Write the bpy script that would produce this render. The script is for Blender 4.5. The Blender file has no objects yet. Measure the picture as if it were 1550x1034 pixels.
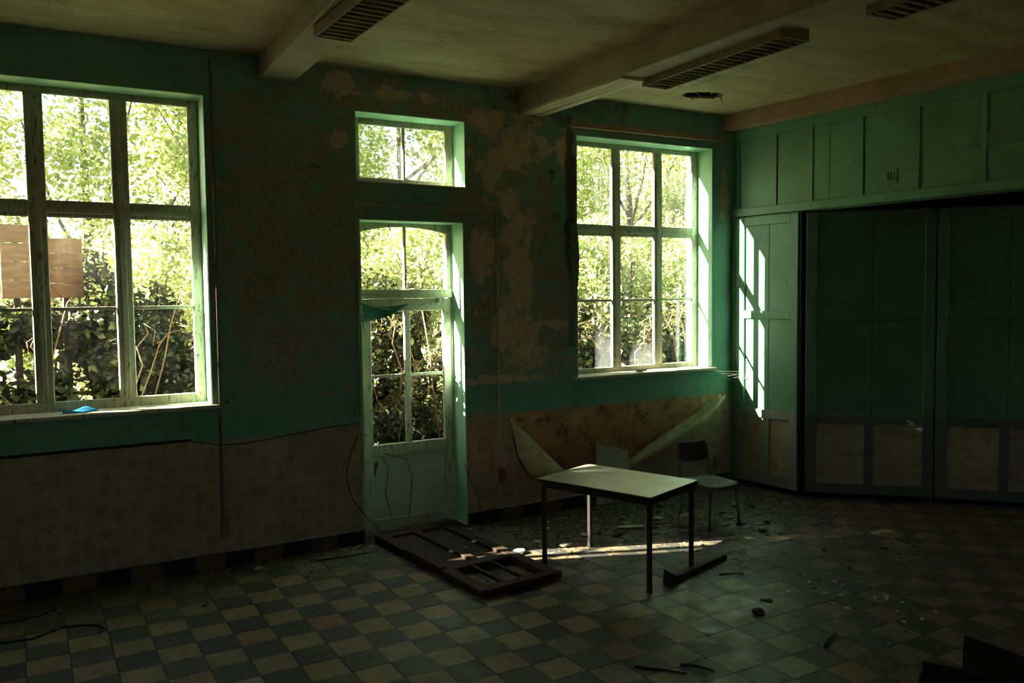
import bpy, bmesh, math, random
import numpy as np
from mathutils import Vector, Matrix

random.seed(7)
rng = np.random.default_rng(11)
S = bpy.context.scene
COL = S.collection

# ------------------------------------------------------------------ camera
F_PX = 1273.14
YAW, PIT, ROLL = (math.radians(a) for a in (30.2219, -3.37199, -0.67309))
CAM_Z = 1.87715
fw = Vector((math.sin(YAW) * math.cos(PIT), math.cos(YAW) * math.cos(PIT), math.sin(PIT)))
rt = Vector((math.cos(YAW), -math.sin(YAW), 0))
up = rt.cross(fw)
rt, up = rt * math.cos(ROLL) + up * math.sin(ROLL), up * math.cos(ROLL) - rt * math.sin(ROLL)
cam_data = bpy.data.cameras.new('camera')
cam_data.sensor_fit = 'HORIZONTAL'
cam_data.sensor_width = 36.0
cam_data.lens = F_PX / 1550 * 36.0
cam_data.clip_start = 0.05
cam_data.clip_end = 200
cam = bpy.data.objects.new('camera', cam_data)
COL.objects.link(cam)
cam.matrix_world = Matrix(((rt.x, up.x, -fw.x, 0), (rt.y, up.y, -fw.y, 0), (rt.z, up.z, -fw.z, CAM_Z), (0, 0, 0, 1)))
S.camera = cam

# ------------------------------------------------------------------ sky, sun, exposure
SUN_DIR = Vector((1.0, -0.398, -0.565)).normalized()
world = bpy.data.worlds.new('world')
S.world = world
world.use_nodes = True
wn = world.node_tree
wn.nodes.clear()
sky = wn.nodes.new('ShaderNodeTexSky')
sky.sky_type = 'NISHITA'
sky.sun_disc = False
sky.sun_elevation = math.radians(27.6)
sky.sun_rotation = math.atan2(-SUN_DIR.x, -SUN_DIR.y)
sky.air_density = 1.0
sky.dust_density = 2.5
bg = wn.nodes.new('ShaderNodeBackground')
bg.inputs['Strength'].default_value = 0.27
wo = wn.nodes.new('ShaderNodeOutputWorld')
wn.links.new(sky.outputs[0], bg.inputs[0])
wn.links.new(bg.outputs[0], wo.inputs[0])
sl = bpy.data.lights.new('sun', 'SUN')
sl.energy = 64.0
sl.angle = math.radians(0.53)
sl.color = (1.0, 0.95, 0.87)
sun = bpy.data.objects.new('sun', sl)
COL.objects.link(sun)
sun.rotation_euler = SUN_DIR.to_track_quat('-Z', 'Y').to_euler()
sun.location = (-8, 10, 9)
S.view_settings.view_transform = 'Standard'
S.view_settings.look = 'None'
S.view_settings.gamma = 1.0
S.view_settings.use_curve_mapping = False
S.view_settings.exposure = 1.32
S.cycles.max_bounces = 9
S.cycles.diffuse_bounces = 7
S.cycles.transparent_max_bounces = 12


# ------------------------------------------------------------------ node helpers
def lin(r, g, b):
    f = lambda c: (c / 255) / 12.92 if c / 255 <= 0.04045 else ((c / 255 + 0.055) / 1.055) ** 2.4
    return (f(r), f(g), f(b), 1.0)


class NT:
    def __init__(s, name):
        s.m = bpy.data.materials.new(name)
        s.m.use_nodes = True
        s.t = s.m.node_tree
        s.t.nodes.clear()
        s.out = s.t.nodes.new('ShaderNodeOutputMaterial')

    def n(s, typ, ins=None, **props):
        nd = s.t.nodes.new('ShaderNode' + typ)
        for k, v in props.items():
            setattr(nd, k, v)
        for k, v in (ins or {}).items():
            if isinstance(v, bpy.types.NodeSocket):
                s.t.links.new(v, nd.inputs[k])
            elif v is not None:
                nd.inputs[k].default_value = v
        return nd

    def coord(s, kind='Object'):
        return s.n('TexCoord').outputs[kind]

    def scaled(s, co, sc, rnd=False):
        ins = {'Vector': co, 'Scale': sc}
        if rnd:
            r = s.n('ObjectInfo').outputs['Random']
            v = s.n('CombineXYZ', {0: s.math('MULTIPLY', r, 31.0), 1: s.math('MULTIPLY', r, 17.0), 2: s.math('MULTIPLY', r, 7.0)})
            ins['Location'] = v.outputs[0]
        return s.n('Mapping', ins).outputs[0]

    def noise(s, co, scale, detail=4, rough=0.55, dist=0.0):
        return s.n('TexNoise', {'Vector': co, 'Scale': scale, 'Detail': detail, 'Roughness': rough, 'Distortion': dist}).outputs['Fac']

    def ramp(s, fac, stops):
        nd = s.n('ValToRGB', {'Fac': fac})
        cr = nd.color_ramp
        while len(cr.elements) < len(stops):
            cr.elements.new(0.5)
        for e, (p, c) in zip(cr.elements, stops):
            e.position = p
            e.color = c if hasattr(c, '__len__') else (c, c, c, 1)
        return nd.outputs[0]

    def math(s, op, a, b=None, c=None, clamp=False):
        nd = s.n('Math', {0: a, 1: b, 2: c}, operation=op)
        nd.use_clamp = clamp
        return nd.outputs[0]

    def mix(s, fac, a, b, blend='MIX'):
        nd = s.n('Mix', data_type='RGBA', blend_type=blend)
        for sock, v in ((nd.inputs[0], fac), (nd.inputs[6], a), (nd.inputs[7], b)):
            if isinstance(v, bpy.types.NodeSocket):
                s.t.links.new(v, sock)
            else:
                sock.default_value = v
        return nd.outputs[2]

    def bump(s, h, strength=0.3, dist=0.01):
        return s.n('Bump', {'Height': h, 'Strength': strength, 'Distance': dist}).outputs[0]

    def mr(s, v, a, b, c=0.0, d=1.0, smooth=False):
        return s.n('MapRange', {0: v, 1: a, 2: b, 3: c, 4: d}, interpolation_type='SMOOTHSTEP' if smooth else 'LINEAR').outputs[0]

    def xyz(s, co):
        nd = s.n('SeparateXYZ', {0: co})
        return nd.outputs[0], nd.outputs[1], nd.outputs[2]

    def bsdf(s, col, rough=0.8, normal=None, spec=0.3, metal=0.0):
        b = s.n('BsdfPrincipled', {'Base Color': col, 'Roughness': rough, 'Metallic': metal, 'Specular IOR Level': spec, 'Normal': normal})
        s.t.links.new(b.outputs[0], s.out.inputs[0])
        return s.m

    def blob(s, X, Z, cx, cz, rx, rz):
        a = s.math('MULTIPLY', s.math('SUBTRACT', X, cx), 1 / rx)
        b = s.math('MULTIPLY', s.math('SUBTRACT', Z, cz), 1 / rz)
        d = s.math('SQRT', s.math('ADD', s.math('MULTIPLY', a, a), s.math('MULTIPLY', b, b)))
        return s.math('SUBTRACT', 1.0, d)


M = {}
GREEN = lin(130, 172, 154)
GREEN_D = lin(106, 146, 132)
PLASTER = lin(222, 198, 170)
BROWN = lin(92, 76, 56)
PAPER = lin(118, 110, 98)


def m_wall():
    t = NT('peeling_green_plaster')
    co = t.coord()
    X, Y, Z = t.xyz(co)
    n1 = t.noise(co, 1.6, 8, 0.62, 0.2)
    n2 = t.noise(co, 5.5, 9, 0.7, 0.3)
    n3 = t.noise(co, 16, 6, 0.7)
    n4 = t.noise(co, 45, 4, 0.6)
    g = t.mix(t.mr(n1, 0.3, 0.7), GREEN_D, GREEN)
    g = t.mix(t.mr(n3, 0.55, 0.8, 0, 0.5), g, lin(60, 92, 74))
    # fine brown mottling, paint worn down to a dirty undercoat
    zone = None
    for b in ((1.65, 2.3, 0.75, 1.5), (3.45, 2.3, 0.62, 1.7), (3.9, 1.7, 0.45, 0.75), (2.2, 3.3, 0.5, 0.35), (2.9, 3.33, 0.7, 0.14)):
        bl = t.blob(X, Z, *b)
        zone = bl if zone is None else t.math('MAXIMUM', zone, bl)
    zone = t.mr(zone, -0.2, 0.5)
    wear = t.math('ADD', t.math('ADD', t.math('MULTIPLY', n2, 0.7), t.math('MULTIPLY', n3, 0.5)), t.math('MULTIPLY', zone, 0.20))
    wmask = t.mr(wear, 0.70, 0.80)
    under = t.mix(t.mr(n4, 0.35, 0.65), lin(136, 122, 100), lin(178, 158, 130))
    c = t.mix(t.math('MULTIPLY', wmask, 0.85), g, under)
    # big bare plaster patches
    pz = None
    for b in ((2.05, 3.38, 0.18, 0.16), (2.55, 3.36, 0.55, 0.07), (2.03, 3.0, 0.12, 0.1), (3.3, 3.25, 0.22, 0.16), (3.55, 3.05, 0.30, 0.34), (3.28, 2.85, 0.2, 0.3), (3.5, 2.45, 0.22, 0.3),
              (3.55, 2.0, 0.16, 0.5), (3.45, 1.6, 0.2, 0.4), (3.4, 2.62, 0.3, 0.12), (3.64, 1.9, 0.06, 1.0), (3.2, 2.2, 0.15, 0.5), (3.75, 3.1, 0.2, 0.25), (3.6, 1.35, 0.3, 0.2), (4.0, 3.1, 0.14, 0.3), (3.85, 1.6, 0.35, 0.05), (5.84, 2.75, 0.06, 0.36), (3.3, 1.16, 0.6, 0.06)):
        bl = t.blob(X, Z, *b)
        pz = bl if pz is None else t.math('MAXIMUM', pz, bl)
    pm = t.math('ADD', t.math('MULTIPLY', t.math('SUBTRACT', n2, 0.5), 4.2), t.mr(pz, -0.5, 0.6, -1.1, 0.30))
    pm = t.math('ADD', pm, t.math('MULTIPLY', t.math('SUBTRACT', n1, 0.5), 1.0))
    pmask = t.mr(pm, 0.0, 0.07)
    plaster = t.mix(t.mr(n3, 0.35, 0.7), lin(194, 166, 138), PLASTER)
    plaster = t.mix(t.mr(n4, 0.5, 0.7, 0, 0.5), plaster, lin(160, 120, 92))
    c = t.mix(pmask, c, plaster)
    # a few bluish old-paint remnants, the painted dark of a hole and dark mould
    bm = t.mr(t.math('ADD', t.noise(co, 4.2, 5, 0.6, 0.6), t.mr(t.blob(X, Z, 3.95, 2.3, 0.3, 0.9), 0, 1, 0, 0.12)), 0.68, 0.74, 0, 0.6)
    c = t.mix(bm, c, lin(70, 84, 104))
    mould_hole = t.math('ADD', t.noise(co, 3.4, 10, 0.75, 0.4), t.mr(t.blob(X, Z, 3.6, 3.45, 0.9, 0.2), 0, 1, 0, 0.22))
    mould_hole = t.math('ADD', mould_hole, t.mr(t.blob(X, Z, 4.1, 2.9, 0.12, 0.5), 0, 1, 0, 0.22))
    for bb in ((3.88, 2.85, .05, .07), (0.48, 1.06, .035, .02), (0.48, 0.99, .015, .05), (1.2, 1.13, .03, .04), (4.06, 2.5, .07, .9)):  # first spot paints the dark inside a hole in the plaster
        mould_hole = t.math('ADD', mould_hole, t.mr(t.blob(X, Z, *bb), 0, .5, 0, 0.25))
    c = t.mix(t.mr(mould_hole, 0.62, 0.74, 0, 0.85), c, lin(70, 58, 44))
    # clean green frieze between sill level and dado
    edge = t.math('ADD', Z, t.math('MULTIPLY', t.math('SUBTRACT', n2, 0.5), 0.06))
    inband = t.math('MULTIPLY', t.mr(edge, 1.125, 1.14, 1, 0), t.mr(edge, 0.872, 0.878))
    band = t.mix(t.mr(n3, 0.62, 0.68, 0, 0.75), t.mix(t.mr(n1, 0.35, 0.65), lin(92, 150, 120), GREEN), lin(66, 62, 46))
    c = t.mix(inband, c, band)
    # bare wall under the torn dado paper
    low = t.mr(edge, 0.872, 0.878, 1, 0)
    bare = t.mix(t.mr(n2, 0.3, 0.7), lin(160, 108, 76), lin(212, 184, 128))
    bare = t.mix(t.mr(Z, 0.45, 0.85, 0.65, 0.0), bare, lin(140, 74, 56))
    bare = t.mix(t.mr(t.noise(co, 7, 10, 0.8, 0.5), 0.53, 0.62, 0, 0.9), bare, lin(66, 56, 40))
    c = t.mix(low, c, bare)
    h = t.math('ADD', t.math('MULTIPLY', pmask, -0.6), t.math('ADD', t.math('MULTIPLY', n3, 0.5), t.math('MULTIPLY', n4, 0.25)))
    return t.bsdf(c, 0.75, t.bump(h, 0.5, 0.012), 0.25)


def m_paint(name, base, worn, amt=0.6, wood=lin(70, 56, 42), rough=0.55, grain=(6, 6, 1.2), rnd=False, bump=0.25):
    t = NT(name)
    co = t.coord()
    st = t.scaled(co, grain, rnd)
    a = t.noise(st, 5, 7, 0.7, 0.2)
    b = t.noise(t.scaled(co, (1, 1, 1), rnd), 2.2, 5, 0.6)
    d = t.noise(t.scaled(co, (1, 1, 1), rnd), 30, 4, 0.7)
    c = t.mix(t.mr(b, 0.3, 0.7), worn, base)
    c = t.mix(t.mr(t.math('ADD', a, t.math('MULTIPLY', d, 0.3)), amt + 0.15, amt + 0.21, 0, 0.85), c, wood)
    h = t.math('ADD', a, t.math('MULTIPLY', d, 0.4))
    return t.bsdf(c, rough, t.bump(h, bump, 0.004), 0.35)


def m_simple(name, c1, c2, scale=8, rough=0.8, bump=0.3, spec=0.25, metal=0, rnd=True, detail=6, stretch=(1, 1, 1), lo=0.3, hi=0.7, dist=0.004):
    t = NT(name)
    co = t.scaled(t.coord(), stretch, rnd)
    a = t.noise(co, scale, detail, 0.65, 0.2)
    c = t.mix(t.mr(a, lo, hi), c1, c2)
    return t.bsdf(c, rough, t.bump(a, bump, dist), spec, metal)


def m_tile(name, c1, c2, c3):
    t = NT(name)
    co = t.coord()
    r = t.n('ObjectInfo').outputs['Random']
    g = t.n('NewGeometry')
    isl = g.outputs['Random Per Island']
    k = t.math('FRACT', t.math('ADD', r, isl))
    c = t.mix(k, c1, c2)
    c = t.mix(t.mr(t.math('FRACT', t.math('MULTIPLY', k, 7.3)), 0.6, 1.0, 0, 0.6), c, c3)
    pos = g.outputs['Position']
    n = t.noise(pos, 9, 8, 0.7, 0.3)
    n2 = t.noise(pos, 1.3, 6, 0.65, 0.3)
    c = t.mix(t.mr(n, 0.45, 0.75, 0, 0.45), c, lin(92, 82, 64))
    X, Y, Z = t.xyz(pos)
    dirt = t.math('ADD', n2, t.mr(Y, 4.9, 5.9, 0, 0.30))
    dirt = t.math('ADD', dirt, t.mr(X, 2.4, 4.2, 0, 0.20))
    c = t.mix(t.mr(dirt, 0.50, 0.78, 0, 0.8), c, lin(84, 76, 60))
    n5 = t.noise(pos, 40, 5, 0.7)
    c = t.mix(t.mr(n5, 0.62, 0.70, 0, 0.6), c, lin(54, 48, 38))
    rough = t.mr(t.math('ADD', n, n2), 0.8, 1.3, 0.42, 0.8)
    return t.bsdf(c, rough, t.bump(n, 0.15, 0.003), 0.35)


def m_wallpaper(name, kind='wall'):
    t = NT(name)
    co = t.coord()
    X, Y, Z = t.xyz(co)
    u = X if kind == 'wall' else Y
    uv = t.n('CombineXYZ', {0: u, 1: Z, 2: 0.0}).outputs[0]
    v1 = t.n('TexVoronoi', {'Vector': uv, 'Scale': 10.5, 'Randomness': 0.55}, feature='F1').outputs['Distance']
    v2 = t.n('TexVoronoi', {'Vector': uv, 'Scale': 44.0, 'Randomness': 0.5}, feature='F1').outputs['Distance']
    n = t.noise(co, 3, 6, 0.6)
    n2 = t.noise(co, 26, 5, 0.7)
    st = t.math('SINE', t.math('MULTIPLY', u, 300.0))
    c = t.mix(t.mr(t.math('ADD', v1, t.math('MULTIPLY', t.math('SUBTRACT', n2, 0.5), 0.5)), 0.2, 0.6), lin(162, 138, 108), lin(190, 170, 138))
    c = t.mix(t.mr(v2, 0.2, 0.55, 0, 0.4), c, lin(140, 124, 100))
    c = t.mix(t.mr(st, 0.2, 1.0, 0, 0.10), c, lin(128, 118, 102))
    c = t.mix(t.mr(n, 0.4, 0.75, 0, 0.6), c, lin(134, 122, 100))
    c = t.mix(t.mr(n2, 0.62, 0.75, 0, 0.6), c, lin(90, 80, 62))
    return t.bsdf(c, 0.7, t.bump(t.math('ADD', n2, t.math('MULTIPLY', v2, 0.4)), 0.2, 0.003), 0.25)


def m_ceiling():
    t = NT('stained_cream_ceiling')
    co = t.coord()
    s = t.scaled(co, (1.0, 3.0, 1.0))
    a = t.noise(s, 1.4, 8, 0.65, 0.4)
    b = t.noise(co, 8, 6, 0.7, 0.2)
    d = t.noise(t.scaled(co, (1.5, 6, 1)), 2.4, 8, 0.7, 0.5)
    c = t.mix(t.mr(a, 0.3, 0.7), lin(156, 140, 104), lin(198, 184, 144))
    c = t.mix(t.mr(d, 0.55, 0.72, 0, 0.6), c, lin(124, 104, 72))
    c = t.mix(t.mr(b, 0.6, 0.75, 0, 0.4), c, lin(110, 92, 64))
    return t.bsdf(c, 0.8, t.bump(t.math('ADD', a, t.math('MULTIPLY', b, 0.3)), 0.25, 0.01), 0.25)


def m_glass():
    t = NT('dusty_window_glass')
    co = t.coord()
    X, Y, Z = t.xyz(co)
    n = t.noise(t.scaled(co, (1, 1, 0.6)), 6, 7, 0.65, 0.3)
    n2 = t.noise(t.scaled(co, (9, 9, 0.7)), 3, 5, 0.6, 0.3)
    # settled grime along the lower edge of the far right window, streaks running down
    gr = t.math('MAXIMUM', t.blob(X, Z, 4.60, 1.28, 0.20, 0.34), t.blob(X, Z, 5.02, 1.22, 0.18, 0.2))
    gr = t.math('MAXIMUM', gr, t.blob(X, Z, 5.45, 1.5, 0.03, 0.6))
    gr = t.mr(t.math('ADD', gr, t.math('MULTIPLY', t.math('SUBTRACT', n, 0.5), 1.5)), 0.12, 0.6, 0, 0.05)
    dust = t.math('ADD', t.mr(n, 0.35, 0.75, 0.0, 0.003), t.math('MULTIPLY', t.mr(n2, 0.45, 0.75, 0.01, 0.06), t.mr(Z, 1.9, 2.8)))
    dust = t.math('MAXIMUM', dust, gr, clamp=True)
    tr = t.n('BsdfTransparent', {'Color': (0.94, 0.96, 0.93, 1)}).outputs[0]
    df = t.n('BsdfDiffuse', {'Color': (0.75, 0.74, 0.66, 1)}).outputs[0]
    tl = t.n('BsdfTranslucent', {'Color': (0.80, 0.80, 0.70, 1)}).outputs[0]
    dd = t.n('MixShader', {0: 0.6, 1: df, 2: tl}).outputs[0]
    gl = t.n('BsdfGlossy', {'Color': (0.9, 0.9, 0.9, 1), 'Roughness': 0.05}).outputs[0]
    a = t.n('MixShader', {0: dust, 1: tr, 2: dd}).outputs[0]
    fr = t.n('Fresnel', {'IOR': 1.35}).outputs[0]
    b = t.n('MixShader', {0: t.math('MULTIPLY', fr, 0.6), 1: a, 2: gl}).outputs[0]
    t.t.links.new(b, t.out.inputs[0])
    return t.m


def m_leaf(name, c1, c2, c3, trans=0.5):
    t = NT(name)
    isl = t.n('NewGeometry').outputs['Random Per Island']
    c = t.ramp(isl, [(0.0, c1), (0.55, c2), (1.0, c3)])
    d = t.n('BsdfPrincipled', {'Base Color': c, 'Roughness': 0.45, 'Specular IOR Level': 0.4}).outputs[0]
    y = t.mix(0.4, c, lin(214, 218, 120))
    tl = t.n('BsdfTranslucent', {'Color': y}).outputs[0]
    o = t.n('MixShader', {0: trans, 1: d, 2: tl}).outputs[0]
    t.t.links.new(o, t.out.inputs[0])
    return t.m


def m_sheet(name, c1, c2, trans=0.4, scale=9):
    t = NT(name)
    co = t.coord()
    n = t.noise(co, scale, 7, 0.65, 0.3)
    c = t.mix(t.mr(n, 0.35, 0.68), c1, c2)
    d = t.n('BsdfPrincipled', {'Base Color': c, 'Roughness': 0.75, 'Specular IOR Level': 0.2, 'Normal': t.bump(n, 0.25, 0.004)}).outputs[0]
    tl = t.n('BsdfTranslucent', {'Color': c}).outputs[0]
    o = t.n('MixShader', {0: trans, 1: d, 2: tl}).outputs[0]
    t.t.links.new(o, t.out.inputs[0])
    return t.m


M['wall'] = m_wall()
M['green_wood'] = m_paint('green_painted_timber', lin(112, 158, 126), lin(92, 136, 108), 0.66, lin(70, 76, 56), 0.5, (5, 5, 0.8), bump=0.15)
M['green_shade'] = m_paint('shaded_green_folding_leaf', lin(100, 132, 110), lin(84, 112, 92), 0.66, lin(60, 62, 48), 0.55, (5, 5, 0.8), bump=0.15)  # partition green darkened in the colour, standing in for shade on the folding leaves
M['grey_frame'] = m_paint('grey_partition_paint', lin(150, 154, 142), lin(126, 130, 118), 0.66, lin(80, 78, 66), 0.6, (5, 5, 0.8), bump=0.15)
M['grey_shade'] = m_paint('shaded_grey_folding_leaf', lin(96, 104, 94), lin(80, 86, 78), 0.66, lin(60, 60, 50), 0.6, (5, 5, 0.8), bump=0.15)  # partition grey likewise darkened to paint the folding leaves in shade
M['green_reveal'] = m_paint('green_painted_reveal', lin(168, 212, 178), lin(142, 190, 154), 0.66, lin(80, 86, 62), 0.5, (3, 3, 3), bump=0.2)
M['frame'] = m_paint('flaking_white_frame_paint', lin(204, 196, 172), lin(166, 156, 130), 0.56, lin(84, 72, 56), 0.6, (16, 16, 2.2), True)
M['door_panel'] = m_paint('grey_door_paint', lin(196, 192, 176), lin(172, 166, 148), 0.72, lin(110, 100, 84), 0.6, (3, 3, 1.5), True)
M['trim_white'] = m_paint('dirty_white_trim_paint', lin(196, 188, 164), lin(160, 150, 126), 0.6, lin(70, 60, 46), 0.6, (4, 4, 4), True)
M['ceiling'] = m_ceiling()
M['beam'] = m_simple('beam_plaster', lin(186, 172, 142), lin(150, 136, 108), 2.2, 0.75, 0.2, rnd=False)
M['beam_board'] = m_simple('pale_beam_board', lin(214, 204, 158), lin(160, 146, 104), 4, 0.6, 0.2, rnd=False, stretch=(8, 0.6, 4))
M['cornice'] = m_simple('pinkish_cornice', lin(188, 152, 124), lin(150, 118, 92), 3, 0.75, 0.2, rnd=False)
M['tile_light'] = m_tile('buff_floor_tile', lin(140, 122, 88), lin(118, 103, 75), lin(138, 98, 72))
M['tile_dark'] = m_tile('slate_floor_tile', lin(62, 63, 59), lin(49, 53, 53), lin(70, 68, 59))
M['skirt_dark'] = m_simple('black_skirting_tile', lin(22, 22, 22), lin(36, 34, 30), 12, 0.4, 0.1)
M['skirt_brown'] = m_simple('brown_skirting_tile', lin(104, 84, 54), lin(82, 66, 44), 12, 0.45, 0.1)
M['grout'] = m_simple('dirty_grout', lin(60, 54, 44), lin(44, 40, 32), 20, 0.95, 0.3, rnd=False)
M['wallpaper'] = m_wallpaper('grey_patterned_wallpaper')
M['wallpaper_side'] = m_wallpaper('grey_patterned_wallpaper_on_partition', 'side')
M['glass'] = m_glass()
M['pale_wall'] = m_simple('pale_bounce_wall', lin(198, 202, 188), lin(176, 178, 164), 2, 0.85, 0.2, rnd=False)  # unseen walls made pale to bounce light onto the window wall
M['dark_wall'] = m_simple('dim_green_plaster', lin(110, 140, 120), lin(92, 116, 102), 2, 0.85, 0.2, rnd=False)
M['void'] = m_simple('near_black_void', lin(22, 20, 18), lin(14, 13, 12), 5, 0.95, 0.2, rnd=False)  # near-black colour of the ceiling void and the leaf plinths
M['metal_black'] = m_simple('black_steel_tube', lin(24, 23, 22), lin(44, 34, 28), 20, 0.5, 0.15, 0.4)
M['laminate'] = m_simple('dusty_cream_laminate', lin(168, 164, 138), lin(138, 132, 106), 5, 0.42, 0.05, 0.5)
M['edge_black'] = m_simple('black_table_edge', lin(22, 21, 20), lin(34, 31, 28), 20, 0.5, 0.1)
M['ply'] = m_simple('dirty_plywood', lin(104, 94, 74), lin(66, 58, 44), 6, 0.6, 0.15, stretch=(1, 6, 1))
M['ply_dark'] = m_simple('dark_plywood', lin(72, 62, 48), lin(54, 47, 38), 6, 0.6, 0.15, stretch=(1, 6, 1))
M['chrome'] = m_simple('dull_steel_tube', lin(130, 124, 110), lin(90, 76, 60), 30, 0.4, 0.1, 0.5, 0.7)
M['old_wood'] = m_simple('weathered_brown_wood', lin(70, 50, 33), lin(40, 29, 20), 9, 0.75, 0.4, stretch=(6, 0.7, 6))
M['dark_wood'] = m_simple('dark_stained_wood', lin(52, 40, 30), lin(32, 26, 20), 9, 0.7, 0.35, stretch=(5, 0.8, 5))
M['louver'] = m_simple('lamp_louver_metal', lin(200, 188, 150), lin(160, 146, 110), 12, 0.5, 0.1, 0.5, 0.0)
M['housing'] = m_simple('lamp_housing_paint', lin(150, 138, 104), lin(112, 98, 70), 6, 0.6, 0.15)
M['conduit'] = m_simple('painted_conduit', lin(142, 132, 100), lin(104, 94, 70), 12, 0.6, 0.15)
M['socket'] = m_simple('brown_socket_plastic', lin(150, 124, 84), lin(116, 92, 60), 14, 0.5, 0.1)
M['cable'] = m_simple('black_cable', lin(26, 24, 22), lin(38, 34, 30), 14, 0.6, 0.1)
M['rubble'] = m_simple('plaster_rubble', lin(150, 140, 116), lin(92, 82, 62), 5, 0.9, 0.4)
M['rubble_dark'] = m_simple('dark_litter', lin(78, 68, 52), lin(48, 41, 32), 7, 0.9, 0.4)
M['chip'] = m_simple('pale_plaster_chip', lin(196, 188, 166), lin(150, 140, 116), 12, 0.85, 0.3)
M['flap'] = m_simple('paper_underside', lin(226, 218, 182), lin(176, 158, 116), 8, 0.8, 0.3, rnd=False)
M['cloth'] = m_sheet('green_curtain_scrap', lin(60, 108, 96), lin(84, 134, 118), 0.35, 6)
M['cloth_hem'] = m_sheet('pale_curtain_hem', lin(186, 186, 170), lin(150, 150, 134), 0.3, 9)
M['kraft'] = m_sheet('kraft_paper', lin(206, 182, 156), lin(160, 132, 106), 0.45, 12)
M['blue'] = m_sheet('blue_plastic', lin(40, 140, 180), lin(30, 100, 140), 0.3, 12)
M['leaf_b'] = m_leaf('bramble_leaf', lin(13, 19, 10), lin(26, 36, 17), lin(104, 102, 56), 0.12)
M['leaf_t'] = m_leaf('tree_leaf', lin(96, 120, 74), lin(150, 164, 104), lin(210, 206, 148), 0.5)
M['bark'] = m_simple('cane_bark', lin(134, 100, 72), lin(92, 68, 50), 14, 0.7, 0.3)
M['bark_tree'] = m_simple('grey_tree_bark', lin(112, 100, 82), lin(78, 70, 58), 10, 0.8, 0.3)
M['soil'] = m_simple('leaf_litter_soil', lin(70, 58, 40), lin(44, 38, 28), 6, 0.95, 0.4, rnd=False)
M['rust'] = m_simple('weathered_brown_sheet', lin(160, 122, 96), lin(122, 88, 68), 7, 0.8, 0.3, stretch=(1, 1, 4))
M['web'] = m_sheet('dusty_cobweb', lin(200, 196, 176), lin(160, 156, 140), 0.6, 20)


def m_shard():
    t = NT('glint_white_glass')
    b = t.n('BsdfPrincipled', {'Base Color': lin(226, 240, 232), 'Roughness': 0.15, 'Specular IOR Level': 0.9}).outputs[0]  # whitish base colour paints in the glints of the shards
    tr = t.n('BsdfTransparent').outputs[0]
    o = t.n('MixShader', {0: 0.85, 1: tr, 2: b}).outputs[0]
    t.t.links.new(o, t.out.inputs[0])
    return t.m


M['shard'] = m_shard()


# ------------------------------------------------------------------ mesh helpers
def link(o, parent=None):
    COL.objects.link(o)
    if parent is not None:
        o.parent = parent
    return o


class MB:
    def __init__(s):
        s.v, s.f = [], []

    def add(s, vs, fs):
        b = len(s.v)
        s.v += [tuple(p) for p in vs]
        s.f += [tuple(b + i for i in f) for f in fs]
        return s

    def box(s, x0, x1, y0, y1, z0, z1):
        return s.add([(x0, y0, z0), (x1, y0, z0), (x1, y1, z0), (x0, y1, z0), (x0, y0, z1), (x1, y0, z1), (x1, y1, z1), (x0, y1, z1)],
                     [(3, 2, 1, 0), (4, 5, 6, 7), (0, 1, 5, 4), (1, 2, 6, 5), (2, 3, 7, 6), (3, 0, 4, 7)])

    def prism(s, poly, d, axis='y'):
        """poly: (a,b) outline; extruded along axis from d[0] to d[1]."""
        n = len(poly)
        mk = {'y': lambda a, b, c: (a, c, b), 'z': lambda a, b, c: (a, b, c), 'x': lambda a, b, c: (c, a, b)}[axis]
        vs = [mk(a, b, d[0]) for a, b in poly] + [mk(a, b, d[1]) for a, b in poly]
        fs = [tuple(range(n)), tuple(range(2 * n - 1, n - 1, -1))]
        fs += [(i, n + i, n + (i + 1) % n, (i + 1) % n) for i in range(n)]
        return s.add(vs, fs)

    def tube(s, pts, r, n=8, cap=True):
        pts = [Vector(p) for p in pts]
        rs = r if hasattr(r, '__len__') else [r] * len(pts)
        b = len(s.v)
        ref = Vector((0, 0, 1))
        d0 = (pts[1] - pts[0]).normalized()
        if abs(d0.z) > 0.9:
            ref = Vector((1, 0, 0))
        u = d0.cross(ref).normalized()
        for i, p in enumerate(pts):
            d = (pts[min(i + 1, len(pts) - 1)] - pts[max(i - 1, 0)]).normalized()
            u = (u - d * u.dot(d)).normalized()
            w = d.cross(u)
            for k in range(n):
                a = 2 * math.pi * k / n
                s.v.append(tuple(p + (u * math.cos(a) + w * math.sin(a)) * rs[i]))
        for i in range(len(pts) - 1):
            for k in range(n):
                k2 = (k + 1) % n
                s.f.append((b + i * n + k, b + i * n + k2, b + (i + 1) * n + k2, b + (i + 1) * n + k))
        if cap:
            s.f.append(tuple(b + k for k in reversed(range(n))))
            s.f.append(tuple(b + (len(pts) - 1) * n + k for k in range(n)))
        return s

    def mesh(s, name):
        me = bpy.data.meshes.new(name)
        me.from_pydata(s.v, [], s.f)
        bm = bmesh.new()
        bm.from_mesh(me)
        bmesh.ops.recalc_face_normals(bm, faces=bm.faces)
        bm.to_mesh(me)
        bm.free()
        return me

    def obj(s, name, mat, parent=None, smooth=False, bevel=0.0):
        me = s.mesh(name)
        if bevel:
            bm = bmesh.new()
            bm.from_mesh(me)
            ed = [e for e in bm.edges if len(e.link_faces) == 2 and e.calc_face_angle(0) > 0.6]
            bmesh.ops.bevel(bm, geom=ed, offset=bevel, segments=1, affect='EDGES', clamp_overlap=True)
            bm.to_mesh(me)
            bm.free()
        me.materials.append(M[mat])
        if smooth:
            me.polygons.foreach_set('use_smooth', [True] * len(me.polygons))
        return link(bpy.data.objects.new(name, me), parent)


def B(*a):
    return MB().box(*a)


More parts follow.
